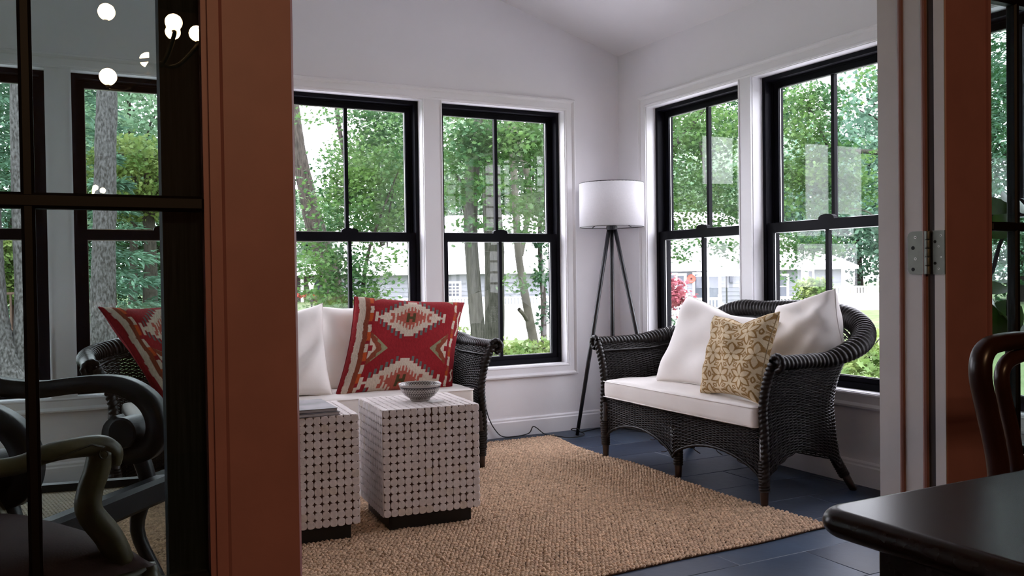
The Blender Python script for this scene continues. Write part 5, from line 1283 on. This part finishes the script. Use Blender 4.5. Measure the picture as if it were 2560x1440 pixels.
rail(r0, r1, zr); rail(r2_, r3, zr2)
for (p0, p1) in ((hd_(1800, 748), hd_(1838, 790)), (hd_(1992, 742), hd_(2030, 765))):
    MB().prism([(p0[0], -.05, p0[1]), (p1[0], -.05, p1[1]), (p1[0], -.05, p1[1]-.10), (p0[0], -.05, p0[1]-.10)], (0, .1, 0), 1).build('stair_rail', m_hwhite, nd)
    for q in np.linspace(.12, .95, 6):
        x = p0[0]+(p1[0]-p0[0])*q; z = p0[1]+(p1[1]-p0[1])*q; MB().box((x-.025, -.025, z-.85), (x+.025, .025, z-.05)).build('baluster', m_hwhite, nd)
MB().box((r0-2, .1, zdk-.25), (r3+.5, 3.1, zdk)).build('deck_floor', m_hwhite, nd)
# umbrella
up_ = at(1816, 662, 36); pb_ = np.array([up_[0], up_[1], -1.4])
um = thing('patio_umbrella', 'white patio umbrella open over the neighbour deck', 'umbrella', tuple(pb_))
MB().tube([pb_, up_], .035, 8).build('pole', m_lampblk, um, off=pb_)
zt_, ze_ = up_[2]+.02, at(1816, 690, 36)[2]; V = [(pb_[0], pb_[1], zt_)]; n = 16
for k in range(n): a = 2*math.pi*k/n; rr = 1.25*(1 if k % 2 == 0 else .97); V.append((pb_[0]+rr*math.cos(a), pb_[1]+rr*math.sin(a), ze_))
MB().add(V, [(0, 1+i, 1+(i+1) % n) for i in range(n)]).build('canopy', m_canvas, um, off=pb_)
MB().lathe([(0, 0), (.25, 0), (.25, .06), (.05, .12), (0, .12)], tuple(pb_), 16).build('base', m_lampblk, um, off=pb_)
# white vinyl fence
FV = 34.0; fc = thing('vinyl_fence', 'white vinyl fence of solid boards with a picket top, before the white house', 'fence', tuple(ext(0, FV, 0)), -YAW)
def fpanel(px0, px1, ytop, h):
    p0, p1 = at(px0, ytop, FV), at(px1, ytop, FV); a, b = uv_of(p0)[0], uv_of(p1)[0]; z1 = float(p0[2]); z0 = z1-h
    MB().box((a-.065, -.065, z0-.2), (a+.065, .065, z1+.10)).build('post', m_hwhite, fc)
    MB().box((a, -.03, z1-.06), (b, .03, z1)).build('top_rail', m_hwhite, fc); MB().box((a, -.03, z1-.36), (b, .03, z1-.28)).build('middle_rail', m_hwhite, fc); MB().box((a, -.03, z0), (b, .03, z0+.1)).build('bottom_rail', m_hwhite, fc)
    n = 9; w_ = (b-a-.13)/n
    for k in range(n): x = a+.065+w_*k; MB().box((x+.004, -.012, z0+.09), (x+w_-.004, .012, z1-.33)).build('board', m_hwhite, fc)
    n = 14; w_ = (b-a-.13)/n
    for k in range(n): x = a+.065+w_*k; MB().box((x+.02, -.01, z1-.30), (x+w_-.02, .01, z1-.04)).build('picket', m_hwhite, fc)
for k, x in enumerate(range(1000, 1480, 118)): fpanel(x, x+118, 744+(690-684)*0-(x-1120)*.0138, 1.85)
fpanel(1560, 1678, 776, 1.2); fpanel(1678, 1796, 775, 1.2)
for x in (2060, 2178, 2296): fpanel(x, x+118, 716-(x-2060)*.0138, 1.1)
# brown house far left of it, with a lamp post before it
bh_ = house_root('brown_house', 'brown house with a white porch post, far off behind the leaning maple', 60)
HV_ = 60
def H6(px, py): p = at(px, py, 60); return uv_of(p)[0], float(p[2])
a, z1 = H6(560, 692); b, z0 = H6(822, 752)
MB().box((a, 0, z0-.6), (b, 7, z1)).build('wall', m_brown_and_shadow, bh_)
for k in range(12):
    z = z0-.3+k*(z1-z0+.3)/12; MB().box((a, -.03, z), (b, 0, z+(z1-z0+.3)/12-.02)).build('siding_board', m_brown_and_shadow, bh_)
MB().add([(a-.5, -.6, z1), (b+.5, -.6, z1), (b+.5, 7.6, z1), (a-.5, 7.6, z1), (a-.5, 3.5, z1+2.0), (b+.5, 3.5, z1+2.0)], [(0, 1, 5, 4), (2, 3, 4, 5), (1, 2, 5), (3, 0, 4), (3, 2, 1, 0)]).build('roof', m_roof, bh_)
x, zz_ = H6(759, 700); MB().box((x-.09, -.5, z0-.5), (x+.09, -.32, z1)).build('porch_post', m_hwhite, bh_)
x, zz_ = H6(785, 700); MB().box((x-.35, -.06, zz_-.7), (x+.35, -.04, zz_+.1)).build('window_pane', m_hglass, bh_)
for k in range(9):
    p = at(742+8*k+rng.uniform(-2, 2), 738, 58); u, v = uv_of(p)
    C = sprays(p-[0, 0, .05], (.16, .16, .14), 8, 6, (.05, .05, .04)); V, F = place(CLUMP, C, .07, tilt=.8)
    o = ob_np('flower_clump', V, F, m_flower if k % 2 else m_leafy, None, off=p); o.location = p
    tag(o, ('%s %s clump from the left in the flower border before the brown house' % (('first', 'second', 'third', 'fourth', 'fifth')[k//2], 'red flower' if k % 2 else 'yellow green')), 'flowers', 'border flowers before the brown house')
pb_ = gat(778, 32); zt_ = at(778, 705, 32)[2]
lp = thing('garden_lamp', 'black garden lamp post with a white lantern, on the lawn before the brown house', 'lamp post', tuple(pb_))
MB().tube([pb_, (pb_[0], pb_[1], zt_-.3)], .03, 8).build('post', m_lampblk, lp, off=pb_)
MB().lathe([(0, -.32), (.06, -.32), (.11, -.05), (.12, -.04), (.03, .04), (0, .06)], (pb_[0], pb_[1], zt_), 10).build('lantern', m_hwhite, lp, off=pb_)
# clapboarded wing of the viewer's own house, outside to the right (it shows as a reflection)
wg = struct_root('wall_exterior_wing')
MB().box((.28, -3.4, -.5), (2.2, -3.2, 2.3)).build('wall', m_brown_and_shadow, wg)  # dark backing paints shadow lines between the siding boards
for k in range(24):
    z = -.45+k*.113; MB().prism([(.28, -3.2+.012, z+.090), (.28, -3.2+.030, z), (.28, -3.2, z), (.28, -3.2, z+.090)], (1.92, 0, 0), 0).build('siding_board', m_hwhite, wg)
